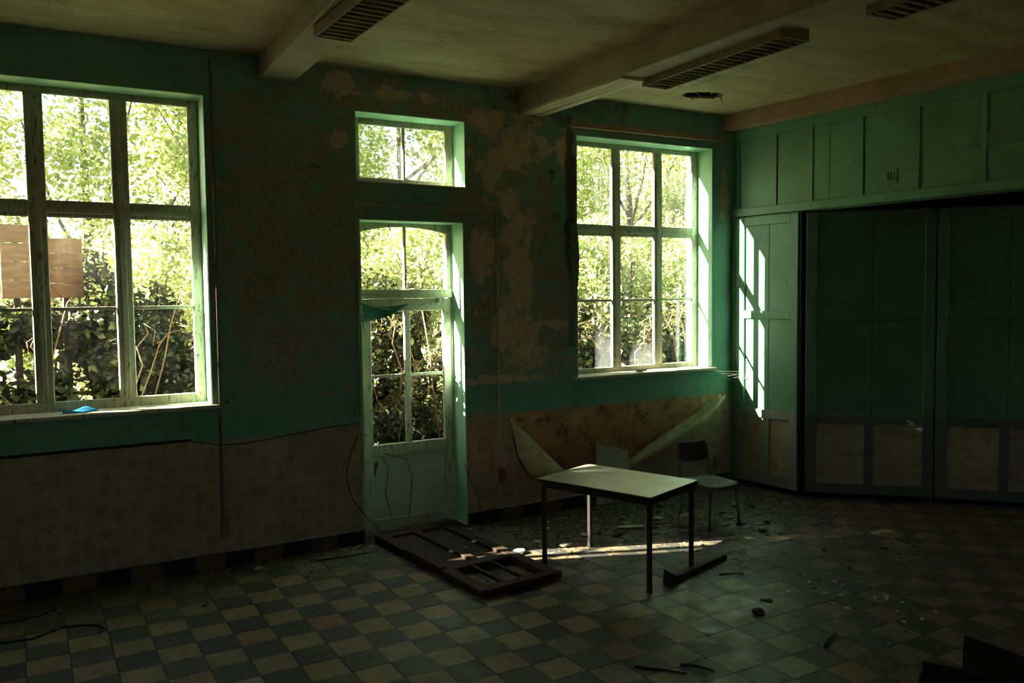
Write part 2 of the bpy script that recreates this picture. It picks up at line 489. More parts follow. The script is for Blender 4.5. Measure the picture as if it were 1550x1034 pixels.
def grid_sheet(fn, nu, nv, thick=0.002):
    """closed thin sheet from fn(u,v)->(x,y,z)"""
    m = MB()
    P = [[Vector(fn(i / nu, j / nv)) for j in range(nv + 1)] for i in range(nu + 1)]
    Nn = [[None] * (nv + 1) for _ in range(nu + 1)]
    for i in range(nu + 1):
        for j in range(nv + 1):
            du = P[min(i + 1, nu)][j] - P[max(i - 1, 0)][j]
            dv = P[i][min(j + 1, nv)] - P[i][max(j - 1, 0)]
            Nn[i][j] = du.cross(dv).normalized() * thick / 2
    idx = lambda i, j, k: (k * (nu + 1) + i) * (nv + 1) + j
    for k, sg in ((0, 1), (1, -1)):
        for i in range(nu + 1):
            for j in range(nv + 1):
                m.v.append(tuple(P[i][j] + Nn[i][j] * sg))
    for i in range(nu):
        for j in range(nv):
            m.f.append((idx(i, j, 0), idx(i + 1, j, 0), idx(i + 1, j + 1, 0), idx(i, j + 1, 0)))
            m.f.append((idx(i, j, 1), idx(i, j + 1, 1), idx(i + 1, j + 1, 1), idx(i + 1, j, 1)))
    for i in range(nu):
        for j in (0, nv):
            m.f.append((idx(i, j, 0), idx(i + 1, j, 0), idx(i + 1, j, 1), idx(i, j, 1)))
    for j in range(nv):
        for i in (0, nu):
            m.f.append((idx(i, j, 0), idx(i, j + 1, 0), idx(i, j + 1, 1), idx(i, j, 1)))
    return m


def tag(o, label, cat, group=None, kind=None):
    o['label'] = label
    o['category'] = cat
    if group:
        o['group'] = group
    if kind:
        o['kind'] = kind
    return o


def empty(name, loc=(0, 0, 0), rz=0.0):
    o = bpy.data.objects.new(name, None)
    o.empty_display_size = 0.1
    o.location = loc
    o.rotation_euler = (0, 0, rz)
    return link(o)


def struct(o, label=None):
    o['kind'] = 'structure'
    if label:
        o['label'] = label
    return o


# ------------------------------------------------------------------ room shell
YW = 5.97          # inner face of the window wall
YO = 6.32          # its outer face
YF = 6.17          # front face of window frames
ZC = 3.52          # ceiling
XL, YB = -2.6, -2.6
OPEN = {'window_1': (-0.44, 1.11, 1.13, 3.22), 'small': (2.165, 3.07, 2.70, 3.22), 'door': (2.18, 3.045, 0.0, 2.43), 'window_3': (4.13, 5.69, 1.13, 3.205)}


def wall_with_openings():
    ops = list(OPEN.values())
    xs = sorted({XL - 0.2, 6.3} | {o[0] for o in ops} | {o[1] for o in ops})
    zs = sorted({0.0, ZC + 0.1} | {o[2] for o in ops} | {o[3] for o in ops})
    m = MB()
    for i in range(len(xs) - 1):
        for j in range(len(zs) - 1):
            cx, cz = (xs[i] + xs[i + 1]) / 2, (zs[j] + zs[j + 1]) / 2
            if any(a < cx < b and c < cz < d for a, b, c, d in ops):
                continue
            for y in (YW, YO):
                m.add([(xs[i], y, zs[j]), (xs[i + 1], y, zs[j]), (xs[i + 1], y, zs[j + 1]), (xs[i], y, zs[j + 1])], [(0, 1, 2, 3)])
    x0, x1, z0, z1 = xs[0], xs[-1], zs[0], zs[-1]
    for a, b in (((x0, z0), (x0, z1)), ((x1, z0), (x1, z1)), ((x0, z1), (x1, z1))):
        m.add([(a[0], YW, a[1]), (b[0], YW, b[1]), (b[0], YO, b[1]), (a[0], YO, a[1])], [(0, 1, 2, 3)])
    return m


wall_back = struct(wall_with_openings().obj('wall_back', 'wall'), 'peeling green plaster wall with the windows and glazed door')
# painted linings of the openings (parts of the wall)
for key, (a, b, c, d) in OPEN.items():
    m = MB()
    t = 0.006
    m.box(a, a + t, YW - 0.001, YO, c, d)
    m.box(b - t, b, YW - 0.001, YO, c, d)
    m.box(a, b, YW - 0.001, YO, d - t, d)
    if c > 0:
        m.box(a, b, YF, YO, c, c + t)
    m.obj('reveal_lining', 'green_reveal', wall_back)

# dado wallpaper sheets, one torn open below the far window
WP = [[(XL, 0.1), (XL, 0.895), (0.757, 0.895), (0.757, 0.1)], [(0.762, 0.1), (0.762, 0.893), (1.15, 0.885), (1.15, 0.1)],
      [(1.153, 0.1), (1.153, 0.885), (1.5, 0.875), (1.7, 0.89), (2.165, 0.92), (2.165, 0.1)],
      [(3.045, 0.1), (3.045, 0.905), (3.34, 0.905), (3.34, 0.1)],
      [(3.345, 0.1), (3.345, 0.89), (3.40, 0.875), (3.44, 0.78), (3.47, 0.66), (3.52, 0.47), (3.66, 0.34), (4.0, 0.31), (4.6, 0.27), (4.72, 0.30), (5.05, 0.47), (5.42, 0.66), (5.80, 0.865), (5.95, 0.87), (5.95, 0.1)]]
for p in WP:
    MB().prism(p, (YW - 0.004, YW)).obj('wallpaper_sheet', 'wallpaper', wall_back)

# other walls
struct(B(XL - 0.2, XL, YB, YW, 0, ZC).obj('wall_left', 'pale_wall'), 'plain pale wall at the dark end of the room')
WF = (1.6, 3.4, 1.1, 2.9)
m = MB()
for q in ((XL - 0.2, WF[0], 0, ZC), (WF[1], 6.6, 0, ZC), (WF[0], WF[1], 0, WF[2]), (WF[0], WF[1], WF[3], ZC)):
    m.box(q[0], q[1], YB - 0.2, YB, q[2], q[3])
struct(m.obj('wall_front', 'pale_wall'), 'plain pale wall behind the viewer with the added window')


# ------------------------------------------------------------------ floor of chequered tiles
def proj(p):
    d = Vector(p) - Vector((0, 0, CAM_Z))
    z = d.dot(fw)
    if z < 0.2:
        return None
    return 775 + F_PX * d.dot(rt) / z, 517 - F_PX * d.dot(up) / z, z


floor = struct(B(XL - 0.2, 9.4, YB - 0.2, YO, -0.08, -0.012).obj('floor', 'grout'), 'chequered floor of buff and slate cement tiles')
TSZ = 0.2
cells = []
for i in range(-18, 43):
    for j in range(-6, 37):
        x0, y0 = 0.95 + TSZ * i, 4.733 - TSZ * (j + 1)
        if x0 + TSZ > 9.3 or y0 + TSZ > YW + 0.02 or y0 < YB:
            continue
        q = proj((x0 + 0.1, y0 + 0.1, 0))
        vis = q and -40 < q[0] < 1590 and q[1] < 1065
        cells.append((q[2] if vis else 99 + abs(i) + abs(j), i, j, x0, y0))
cells.sort()


def tile_mesh(name, matn):
    g = 0.0018
    me = B(g, TSZ - g, g, TSZ - g, -0.02, 0).mesh(name)
    me.materials.append(M[matn])
    return me


TM = [tile_mesh('tile', 'tile_light'), tile_mesh('tile', 'tile_dark')]
for k, (z, i, j, x0, y0) in enumerate(cells[:300]):
    o = bpy.data.objects.new('tile', TM[(i + j) % 2])
    o.location = (x0, y0, random.uniform(-0.0012, 0.0012))
    o.rotation_euler = (random.gauss(0, 0.003), random.gauss(0, 0.003), random.gauss(0, 0.002))
    link(o, floor)
for par, matn in ((0, 'tile_light'), (1, 'tile_dark')):
    m = MB()
    for z, i, j, x0, y0 in cells[300:]:
        if (i + j) % 2 == par:
            m.box(x0 + .0018, x0 + TSZ - .0018, y0 + .0018, y0 + TSZ - .0018, -0.02, random.uniform(-0.001, 0.001))
    o = m.obj('distant_tiles', matn, floor)
    o['kind'] = 'stuff'

# skirting of single tiles along the window wall
base = struct(B(XL, 2.17, YW - 0.008, YW, 0, 0.094).obj('baseboard_back', 'grout'), 'skirting of alternating black and brown tiles')
B(3.05, 5.95, YW - 0.008, YW, 0, 0.094).obj('mortar_bed', 'grout', base)
SK = []
for mt in ('skirt_brown', 'skirt_dark'):
    me = B(0.002, 0.198, -0.02, 0, 0.001, 0.1).mesh('skirting_tile')
    me.materials.append(M[mt])
    SK.append(me)
for k in range(-13, 25):
    x = 1.153 + 0.2 * k
    if x + 0.2 > 2.17 and x < 3.04 or x + 0.2 > 5.97 or x < XL:
        continue
    o = bpy.data.objects.new('skirting_tile', SK[(k + 1) % 2])
    o.location = (x, YW - 0.004, random.uniform(-0.002, 0.001))
    link(o, base)
B(1.155, 2.165, YW - 0.016, YW - 0.0, 0.1005, 0.112).obj('skirting_strip', 'trim_white', base)
B(3.345, 5.95, YW - 0.016, YW - 0.0, 0.1005, 0.112).obj('skirting_strip', 'trim_white', base)


# ------------------------------------------------------------------ ceiling with a torn hole
def ceiling():
    bm = bmesh.new()
    out = [bm.verts.new(p) for p in ((XL - 0.2, YB - 0.2, ZC), (6.6, YB - 0.2, ZC), (6.6, YO, ZC), (XL - 0.2, YO, ZC))]
    hole = []
    for k in range(30):
        a = 2 * math.pi * k / 30
        r = 1 + random.uniform(-0.22, 0.2)
        hx, hy = 0.19 * math.cos(a) * r, 0.10 * math.sin(a) * r
        hole.append(bm.verts.new((5.07 + hx * 0.95 + hy * 0.3, 5.42 - hx * 0.25 + hy, ZC)))
    ed = [bm.edges.new((l[k], l[(k + 1) % len(l)])) for l in (out, hole) for k in range(len(l))]
    bmesh.ops.triangle_fill(bm, use_beauty=True, edges=ed)
    for f in list(bm.faces):
        c = f.calc_center_median()
    # lip going up at the hole
    top = [bm.verts.new(v.co + Vector((0, 0, 0.02))) for v in hole]
    for k in range(len(hole)):
        bm.faces.new((hole[k], hole[(k + 1) % 30], top[(k + 1) % 30], top[k]))
    me = bpy.data.meshes.new('ceiling')
    bm.to_mesh(me)
    bm.free()
    me.materials.append(M['ceiling'])
    return link(bpy.data.objects.new('ceiling', me))


ceil = struct(ceiling(), 'stained cream ceiling with a ragged hole')
B(XL - .3, 6.7, YB - .3, YO + .02, ZC + .045, ZC + .3).obj('roof_deck', 'void', ceil)
for q in ((XL - .3, XL - .2, YB - .3, YO), (6.6, 6.7, YB - .3, YO), (XL - .3, 6.7, YO - .1, YO + .02), (XL - .3, 6.7, YB - .3, YB - .2)):
    B(*q, ZC, ZC + .05).obj('roof_edge', 'void', ceil)
for (x0, y0, x1, y1) in ((4.9, 5.36, 4.93, 5.32), (5.0, 5.31, 5.02, 5.27), (5.12, 5.33, 5.15, 5.28), (5.2, 5.40, 5.23, 5.36), (4.96, 5.5, 4.98, 5.46), (5.08, 5.30, 5.1, 5.26)):
    dz = random.uniform(0.03, 0.07)
    grid_sheet(lambda u, v: (x0 + (x1 - x0) * u + 0.03 * v * (1 - u), y0 + (y1 - y0) * u, ZC - dz * u * u - 0.001), 4, 1, 0.003).obj('hanging_flake', 'ceiling', ceil)
# joint battens of the ceiling boards
for x in (0.2, 2.65, 4.75):
    B(x - 0.003, x + 0.003, YB, YW, ZC - 0.0015, ZC + 0.001).obj('board_joint', 'beam', ceil)


# beams
def beam(name, xa, xb, x2a, x2b, zb, label):
    """tapered footprint: (xa,xb) at the wall, (x2a,x2b) at the far end behind the viewer"""
    m = MB()
    m.add([(xa, YW + .02, zb), (xb, YW + .02, zb), (x2b, YB, zb), (x2a, YB, zb), (xa, YW + .02, ZC + .02), (xb, YW + .02, ZC + .02), (x2b, YB, ZC + .02), (x2a, YB, ZC + .02)],
          [(0, 1, 2, 3), (4, 5, 6, 7), (0, 1, 5, 4), (1, 2, 6, 5), (2, 3, 7, 6), (3, 0, 4, 7)])
    return struct(m.obj(name, 'beam', bevel=0.006), label)


bm1 = beam('trim_1', 1.475, 1.725, 1.30, 1.55, 3.37, 'plaster ceiling beam above the left window and door')
bm2 = beam('trim_2', 3.565, 3.80, 3.75, 3.985, 3.345, 'plaster ceiling beam above the peeling pier')
for k, (a, b) in enumerate(((3.570, 3.64), (3.645, 3.72), (3.725, 3.80))):
    MB().add([(a, YW, 3.325 + .004 * (k == 1)), (b, YW, 3.325 + .004 * (k == 1)), (b + 0.035, 4.66, 3.325), (a + 0.035, 4.66, 3.325), (a, YW, 3.345), (b, YW, 3.345), (b + 0.035, 4.66, 3.345), (a + 0.035, 4.66, 3.345)],
             [(0, 1, 2, 3), (4, 5, 6, 7), (0, 1, 5, 4), (1, 2, 6, 5), (2, 3, 7, 6), (3, 0, 4, 7)]).obj('soffit_board', 'beam_board', bm2)

# ------------------------------------------------------------------ right wall: panelled timber partition
RK = 0.07
rx = lambda y: 5.96 + RK * (YW - y)


def rbox(y0, y1, z0, z1, d0, d1):
    """box on the right wall; d = distance out of the wall plane into the room"""
    m = MB()
    v = []
    for z in (z0, z1):
        for y, d in ((y0, d0), (y1, d0), (y1, d1), (y0, d1)):
            v.append((rx(y) - d, y, z))
    return m.add(v, [(3, 2, 1, 0), (4, 5, 6, 7), (0, 1, 5, 4), (1, 2, 6, 5), (2, 3, 7, 6), (3, 0, 4, 7)])


wall_right = struct(rbox(YB, 5.99, 2.56, ZC, -0.12, -0.02).obj('wall_right', 'green_wood'), 'green panelled timber partition with a wide opening')
rbox(YB, 5.96, 2.565, 2.64, -0.02, 0.035).obj('rail', 'green_wood', wall_right, bevel=0.004)
rbox(YB, 5.96, 3.28, 3.38, -0.02, 0.012).obj('rail', 'green_wood', wall_right)
gr = [5.93, 5.507, 5.125, 4.64, 4.156, 3.651, 3.16, 2.67, 2.18, 1.69, 1.2]
for k in range(len(gr) - 1):
    y1, y0 = gr[k], gr[k + 1]
    rbox(y0 + 0.004, y1 - 0.045, 2.64, 3.28, -0.02, -0.004).obj('panel', 'green_wood', wall_right, bevel=0.002)
    rbox(y1 - 0.045, y1 - 0.002, 2.64, 3.28, -0.02, 0.008).obj('stile', 'green_wood', wall_right)
for y in (4.92,):
    rbox(y - .003, y + .003, 2.64, 3.28, -0.004, -0.0005).obj('bead', 'green_wood', wall_right)
rbox(YB, 1.2, 2.64, 3.28, -0.02, -0.004).obj('panel', 'green_wood', wall_right)
rbox(YB, 1.6, 0.0, 2.565, -0.1, -0.0).obj('closed_leaf', 'green_wood', wall_right)
# small vent plate
rbox(4.30, 4.40, 2.71, 2.83, -0.004, 0.004).obj('vent_plate', 'green_wood', wall_right)
for k in range(3):
    rbox(4.318 + .024 * k, 4.33 + .024 * k, 2.735, 2.805, 0.004, 0.006).obj('vent_slot', 'rubble_dark', wall_right)
# corner post + fixed narrow leaf next to the window
rbox(5.90, 5.965, 0.0, 2.565, -0.05, 0.02).obj('corner_post', 'green_wood', wall_right)


def leaf_panels(root, mk, L, lowmat, g='green_wood'):
    """framed leaf of length L seen along its own axis; mk(s0,s1,z0,z1,d0,d1)"""
    ml = 'grey_frame' if g == 'green_wood' else 'grey_shade'
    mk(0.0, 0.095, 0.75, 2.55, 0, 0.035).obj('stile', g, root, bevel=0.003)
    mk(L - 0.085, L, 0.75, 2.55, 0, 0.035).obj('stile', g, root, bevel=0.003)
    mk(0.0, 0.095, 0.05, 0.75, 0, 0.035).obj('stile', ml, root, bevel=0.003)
    mk(L - 0.085, L, 0.05, 0.75, 0, 0.035).obj('stile', ml, root, bevel=0.003)
    for z0, z1, mt in ((2.47, 2.55, g), (1.60, 1.675, g), (0.675, 0.75, ml), (0.05, 0.135, ml)):
        mk(0.095, L - 0.085, z0, z1, 0, 0.034).obj('rail', mt, root, bevel=0.003)
    mk(0.095, L - 0.085, 1.675, 2.47, 0, 0.012).obj('panel', g, root)
    mk(0.095, L - 0.085, 0.75, 1.60, 0, 0.012).obj('panel', g, root)
    c = 0.095 + (L - 0.18) / 2
    w = 0.035
    mk(c - w, c + w, 0.135, 0.675, 0, 0.034).obj('stile', ml, root, bevel=0.003)
    mk(0.095, c - w, 0.135, 0.675, 0, 0.012).obj('panel', lowmat, root)
    mk(c + w, L - 0.085, 0.135, 0.675, 0, 0.012).obj('panel', lowmat, root)
    for z0, z1 in ((1.675, 2.47), (0.75, 1.60)):
        mk(0.095 + (L - 0.18) * 0.52, 0.1 + (L - 0.18) * 0.52, z0, z1, 0.012, 0.0135).obj('board_seam', 'rubble_dark', root)


fixed = struct(rbox(5.2, 5.90, 0.05, 2.56, -0.03, -0.0005).obj('door_2', 'green_wood'), 'narrow fixed leaf of the green partition by the window')
leaf_panels(fixed, lambda s0, s1, z0, z1, d0, d1: rbox(5.90 - s1, 5.90 - s0, z0, z1, d0, d1), 0.70, 'wallpaper_side')
rbox(5.2, 5.93, 0.0, 0.05, -0.05, -0.002).obj('plinth', 'void', fixed)
B(5.995, 6.04, 5.175, 5.2, 0.0, 2.56).obj('edge_strip', 'dark_wood', fixed)


def folding_leaf(name, a, b, label):
    a, b = Vector((*a, 0)), Vector((*b, 0))
    u = (b - a)
    L = u.length
    u.normalize()
    nrm = Vector((u.y, -u.x, 0))
    if nrm.dot(Vector((0, 0, 0)) - a) < 0:
        nrm = -nrm

    def mk(s0, s1, z0, z1, d0, d1):
        v = [tuple(a + u * s + nrm * d + Vector((0, 0, z))) for z in (z0, z1) for s, d in ((s0, d0), (s1, d0), (s1, d1), (s0, d1))]
        return MB().add(v, [(3, 2, 1, 0), (4, 5, 6, 7), (0, 1, 5, 4), (1, 2, 6, 5), (2, 3, 7, 6), (3, 0, 4, 7)])
    root = struct(mk(0, L, 0.05, 2.545, -0.01, -0.0005).obj(name, 'green_shade'), label)
    leaf_panels(root, mk, L, 'wallpaper_side', 'green_shade')
    mk(0.01, L, 0.0, 0.05, -0.03, -0.005).obj('plinth', 'void', root)
    mk(L - 0.02, L - 0.008, 0.02, 0.30, 0.035, 0.045).obj('floor_bolt', 'chrome', root)
    return root


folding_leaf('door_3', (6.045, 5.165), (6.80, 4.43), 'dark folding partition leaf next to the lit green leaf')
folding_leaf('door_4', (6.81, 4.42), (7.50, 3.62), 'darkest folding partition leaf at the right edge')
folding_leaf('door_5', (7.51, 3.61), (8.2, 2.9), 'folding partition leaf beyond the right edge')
# dim neighbouring room that closes the opening
struct(B(9.2, 9.4, YB, YW, 0, 2.9).obj('wall_adjoining', 'dark_wall'), 'wall of the dark neighbouring room')
B(6.3, 9.4, YW, YW + 0.2, 0, 2.9).obj('return_wall', 'dark_wall', bpy.data.objects['wall_adjoining'])
B(6.2, 9.4, YB - 0.2, YB, 0, 2.9).obj('return_wall', 'dark_wall', bpy.data.objects['wall_adjoining'])
B(6.12, 9.4, YB - 0.2, YW + 0.2, 2.9, 3.0).obj('soffit', 'dark_wall', bpy.data.objects['wall_adjoining'])
struct(rbox(YB, 5.965, 3.38, ZC + .01, -0.1, 0.16).obj('trim_3', 'cornice', bevel=0.006), 'pinkish boxed beam along the top of the partition')


# ------------------------------------------------------------------ windows
def window(name, xs, zrows, x0, x1, z0, z1, label, munt_z=None, frame_t=0.028):
    """xs: list of (pane_x0, pane_x1); zrows: list of (pane_z0, pane_z1) from top"""
    y0, y1 = YF, YF + frame_t
    root = struct(empty(name, ((x0 + x1) / 2, YF, z0)), label)
    root.location = (0, 0, 0)
    B(x0, xs[0][0], y0, y1, z0, z1).obj('frame_stile', 'frame', root, bevel=0.005)
    B(xs[-1][1], x1, y0, y1, z0, z1).obj('frame_stile', 'frame', root, bevel=0.005)
    B(xs[0][0], xs[-1][1], y0, y1, zrows[0][1], z1).obj('frame_head', 'frame', root, bevel=0.005)
    B(xs[0][0], xs[-1][1], y0, y1, z0, zrows[-1][0]).obj('bottom_rail', 'frame', root, bevel=0.005)
    for (a, b), (c, d) in zip(xs[:-1], xs[1:]):
        B(b, c, y0 - 0.003, y1, zrows[-1][0], zrows[0][1]).obj('mullion', 'frame', root, bevel=0.005)
        if c - b > 0.06:
            B((b + c) / 2 - 0.018, (b + c) / 2 + 0.018, y0 - 0.007, y0 - 0.003, zrows[-1][0], zrows[0][1]).obj('cover_bead', 'frame', root, bevel=0.004)
    for (a, b), (c, d) in zip(zrows[:-1], zrows[1:]):
        for (p, q) in xs:
            B(p, q, y0 + 0.002, y1, d, a).obj('transom', 'frame', root, bevel=0.005)
            B(p, q, y0 - 0.006, y0 + 0.002, d + 0.03, a - 0.05).obj('drip_bead', 'frame', root, bevel=0.002)
    for ri, (a, b) in enumerate(zrows):
        for (p, q) in xs:
            if munt_z and a < munt_z < b:
                B(p, q, y0 + 0.006, y0 + 0.024, munt_z - 0.012, munt_z + 0.012).obj('glazing_bar', 'frame', root, bevel=0.003)
                parts = ((a, munt_z - 0.012), (munt_z + 0.012, b))
            else:
                parts = ((a, b),)
            for (r, s) in parts:
                B(p, q, y0 + 0.014, y0 + 0.017, r, s).obj('pane', 'glass', root)
    return root


ROWS = [(2.50, 3.17), (1.20, 2.39)]
w1 = window('window_1', [(-0.36, 0.06), (0.167, 0.55), (0.655, 1.035)], ROWS, -0.44, 1.105, 1.13, 3.215, 'large white framed window at the left edge with six lights', 1.80)
w3 = window('window_3', [(4.28, 4.655), (4.755, 5.145), (5.245, 5.615)], [(2.475, 3.155), (1.18, 2.37)], 4.135, 5.685, 1.13, 3.2, 'large white framed window beside the green partition', 1.79)
w2 = window('window_2', [(2.27, 2.622), (2.645, 2.99)], [(2.767, 3.167)], 2.17, 3.065, 2.706, 3.215, 'small two pane window high above the door')
# inner sills
for root, x0, x1, z in ((w1, -0.5, 1.15, 1.13), (w3, 4.09, 5.72, 1.13)):
    B(x0 + 0.06, x1 - 0.045, YW, YF + .01, z - 0.004, z + 0.006).obj('sill', 'frame', root)
    B(x0, x1, YW - 0.035, YW + 0.002, z - 0.022, z + 0.006).obj('sill_nosing', 'frame', root, bevel=0.004)
B(2.17, 3.065, YW - 0.004, YF + .01, 2.698, 2.708).obj('sill', 'frame', w2)

w4 = struct(empty('fill_window'), 'added unseen window behind the viewer that brightens the window wall')  # unseen window, added to brighten the window wall from behind
for q in ((WF[0], WF[0] + .08, WF[2], WF[3]), (WF[1] - .08, WF[1], WF[2], WF[3]), (WF[0] + .08, WF[1] - .08, WF[2], WF[2] + .08), (WF[0] + .08, WF[1] - .08, WF[3] - .08, WF[3]), (2.46, 2.54, WF[2] + .08, WF[3] - .08)):
    B(q[0], q[1], YB - .14, YB - .08, q[2], q[3]).obj('frame_member', 'frame', w4)
for a, b in ((WF[0] + .08, 2.46), (2.54, WF[1] - .08)):
    B(a, b, YB - .115, YB - .112, WF[2] + .08, WF[3] - .08).obj('pane', 'glass', w4)

# ------------------------------------------------------------------ glazed door with arched toplight
d1 = struct(empty('door_1'), 'glazed white door with arched toplight and boarded lower panel')
y0, y1 = YF, YF + 0.04
B(2.185, 2.245, y0, y1 + .03, 0, 2.425).obj('door_jamb', 'frame', d1, bevel=0.004)
B(3.045 - .02, 3.045, y0, y1 + .03, 0, 2.425).obj('door_jamb', 'frame', d1, bevel=0.004)
B(2.99, 3.026, y0 + .004, y1 + .03, 1.845, 2.36).obj('toplight_stile', 'frame', d1, bevel=0.004)
B(2.245, 2.268, y0 + .004, y1 + .03, 1.845, 2.36).obj('toplight_stile', 'frame', d1, bevel=0.004)
arc = [(2.245, 2.425), (3.026, 2.425), (3.026, 2.36)] + [(2.99 - 0.722 * k / 16, 2.352 + 0.045 * (1 - (k / 8 - 1) ** 2)) for k in range(17)] + [(2.245, 2.36)]
MB().prism(arc, (y0, y1 + .02)).obj('arched_head', 'frame', d1)
B(2.245, 3.026, y0 - .008, y1 + .03, 1.835, 1.908).obj('transom', 'frame', d1, bevel=0.006)
B(2.245, 3.026, y0 - .016, y0 - .006, 1.838, 1.865).obj('drip_bead', 'frame', d1, bevel=0.003)
B(2.622, 2.643, y0 + .01, y1, 1.908, 2.396).obj('glazing_bar', 'frame', d1, bevel=0.003)
for a, b in ((2.268, 2.622), (2.643, 2.99)):
    B(a, b, y0 + 0.030, y0 + 0.033, 1.908, 2.39).obj('pane', 'glass', d1)
B(2.247, 2.335, y0 + .005, y1, 0.02, 1.832).obj('door_stile', 'frame', d1, bevel=0.004)
B(2.955, 3.024, y0 + .005, y1, 0.02, 1.832).obj('door_stile', 'frame', d1, bevel=0.004)
B(2.335, 2.955, y0 + .005, y1, 1.735, 1.832).obj('door_rail', 'frame', d1, bevel=0.004)
B(2.335, 2.955, y0 + .005, y1, 0.60, 0.69).obj('door_rail', 'frame', d1, bevel=0.004)
B(2.335, 2.955, y0 + .005, y1, 0.02, 0.10).obj('door_rail', 'frame', d1, bevel=0.004)
B(2.615, 2.665, y0 + .008, y1 - .006, 0.69, 1.735).obj('glazing_bar', 'frame', d1, bevel=0.003)
for a, b in ((2.335, 2.615), (2.665, 2.955)):
    B(a, b, y0 + .015, y1 - .01, 1.215, 1.24).obj('glazing_bar', 'frame', d1, bevel=0.003)
B(2.335, 2.955, y0 + .022, y0 + .034, 0.10, 0.60).obj('lower_panel', 'door_panel', d1)
for a, b, c in ((2.345, 0.45, 0.55), (2.36, 0.5, 0.56)):
    B(a, a + .01, y0 + .016, y0 + .024, b, c).obj('panel_crack', 'rubble_dark', d1)
# flat trim line around the door on the wall
dt = struct(empty('trim_4'), 'thin painted batten framing the door')
B(2.155, 2.170, YW - .012, YW + .002, 0.1, 2.54).obj('batten', 'trim_white', dt)
B(3.335, 3.348, YW - .012, YW + .002, 0.1, 2.54).obj('batten', 'trim_white', dt)
B(2.155, 3.348, YW - .012, YW + .002, 2.53, 2.543).obj('batten', 'trim_white', dt)

# ------------------------------------------------------------------ services on the wall
c1 = empty('conduit')
tag(c1, 'thin vertical wall conduit beside the left window', 'conduit')
MB().tube([(1.158, YW - .011, 3.46), (1.152, YW - .011, 2), (1.148, YW - .011, 0.34)], 0.009).obj('pipe', 'conduit', c1, True)
for z in (3.0, 2.2, 1.4, 0.6):
    B(1.13, 1.175, YW - .021, YW, z, z + .012).obj('clip', 'conduit', c1)


def socket(x, z, label):
    s = tag(empty('wall_socket', (x, YW - .003, z)), label, 'socket')
    B(-.028, .028, -.026, 0, -.06, .06).obj('back_plate', 'socket', s, bevel=0.004)
    for dz in (.028, -.028):
        m = MB().tube([(0, -.034, dz), (0, -.026, dz)], 0.021, 14)
        o = m.obj('socket_face', 'socket', s)
        MB().tube([(-.007, -.0345, dz), (-.007, -.030, dz)], 0.0035, 6).obj('pin_hole', 'cable', o)
        MB().tube([(.007, -.0345, dz), (.007, -.030, dz)], 0.0035, 6).obj('pin_hole', 'cable', o)
    return s


socket(1.158, 0.27, 'brown double wall socket under the left conduit')
socket(3.362, 0.37, 'small wall socket right of the door on its batten')
socket(5.735, 0.21, 'yellowed wall socket behind the small chair')
pb = empty('wall_batten')
tag(pb, 'pale wooden batten fixed above the far window', 'batten')
MB().add([(4.06, YW - .03, 3.262), (5.86, YW - .03, 3.27), (5.86, YW, 3.27), (4.06, YW, 3.262), (4.06, YW - .03, 3.312), (5.86, YW - .03, 3.315), (5.86, YW, 3.315), (4.06, YW, 3.312)],
         [(3, 2, 1, 0), (4, 5, 6, 7), (0, 1, 5, 4), (1, 2, 6, 5), (2, 3, 7, 6), (3, 0, 4, 7)]).obj('batten', 'cornice', pb, bevel=0.004)
for x in (4.3, 4.9, 5.5):
    MB().tube([(x, YW - .033, 3.29), (x, YW - .029, 3.29)], 0.006, 8).obj('nail_head', 'metal_black', pb)
tag(B(XL, 0.95, YW - .02, YW - .004, 0.895, 0.912).obj('cable_strip', 'cable', bevel=0.003), 'black cable strip along the wall under the left window', 'cable')
tag(MB().tube([(0.95, YW - .012, 0.90), (1.05, YW - .012, 0.875), (1.15, YW - .02, 0.852), (1.3, YW - .012, 0.845), (1.54, YW - .011, 0.865), (1.85, YW - .011, 0.90), (2.13, YW - .014, 0.915)], 0.004, 6).obj('loose_cable', 'cable', smooth=True),
    'thin loose cable sagging across the dado left of the door', 'cable')
tag(MB().tube([(2.14, YW - .012, 0.83), (2.07, YW - .02, 0.70), (2.03, YW - .02, 0.53), (2.07, YW - .025, 0.36), (2.18, YW - .03, 0.2), (2.30, YW + .05, 0.08), (2.36, YW + .1, 0.01)], 0.0035, 6).obj('dead_vine', 'cable', smooth=True),
    'thin dead vine curling down left of the door', 'vine')
tag(MB().tube([(3.02, YW - .006, 0.5), (3.06, YW - .012, 0.38), (3.13, YW - .012, 0.25), (3.16, YW - .012, 0.12)], 0.003, 6).obj('dead_vine', 'cable', smooth=True),
    'short dead vine on the wall right of the door', 'vine')
for pts, lb in (([(2.40, YF - .004, 0.60), (2.45, YF - .01, 0.5), (2.42, YF - .008, 0.3), (2.47, YF - .01, 0.1)], 'thin dead tendril on the left of the lower door panel'),
                ([(2.42, YF - .006, 0.62), (2.60, YF - .012, 0.56), (2.65, YF - .01, 0.4), (2.62, YF - .01, 0.1)], 'thin dead tendril arching across the lower door panel')):
    tag(MB().tube(pts, 0.003, 6).obj('dead_tendril', 'cable', smooth=True), lb, 'vine')


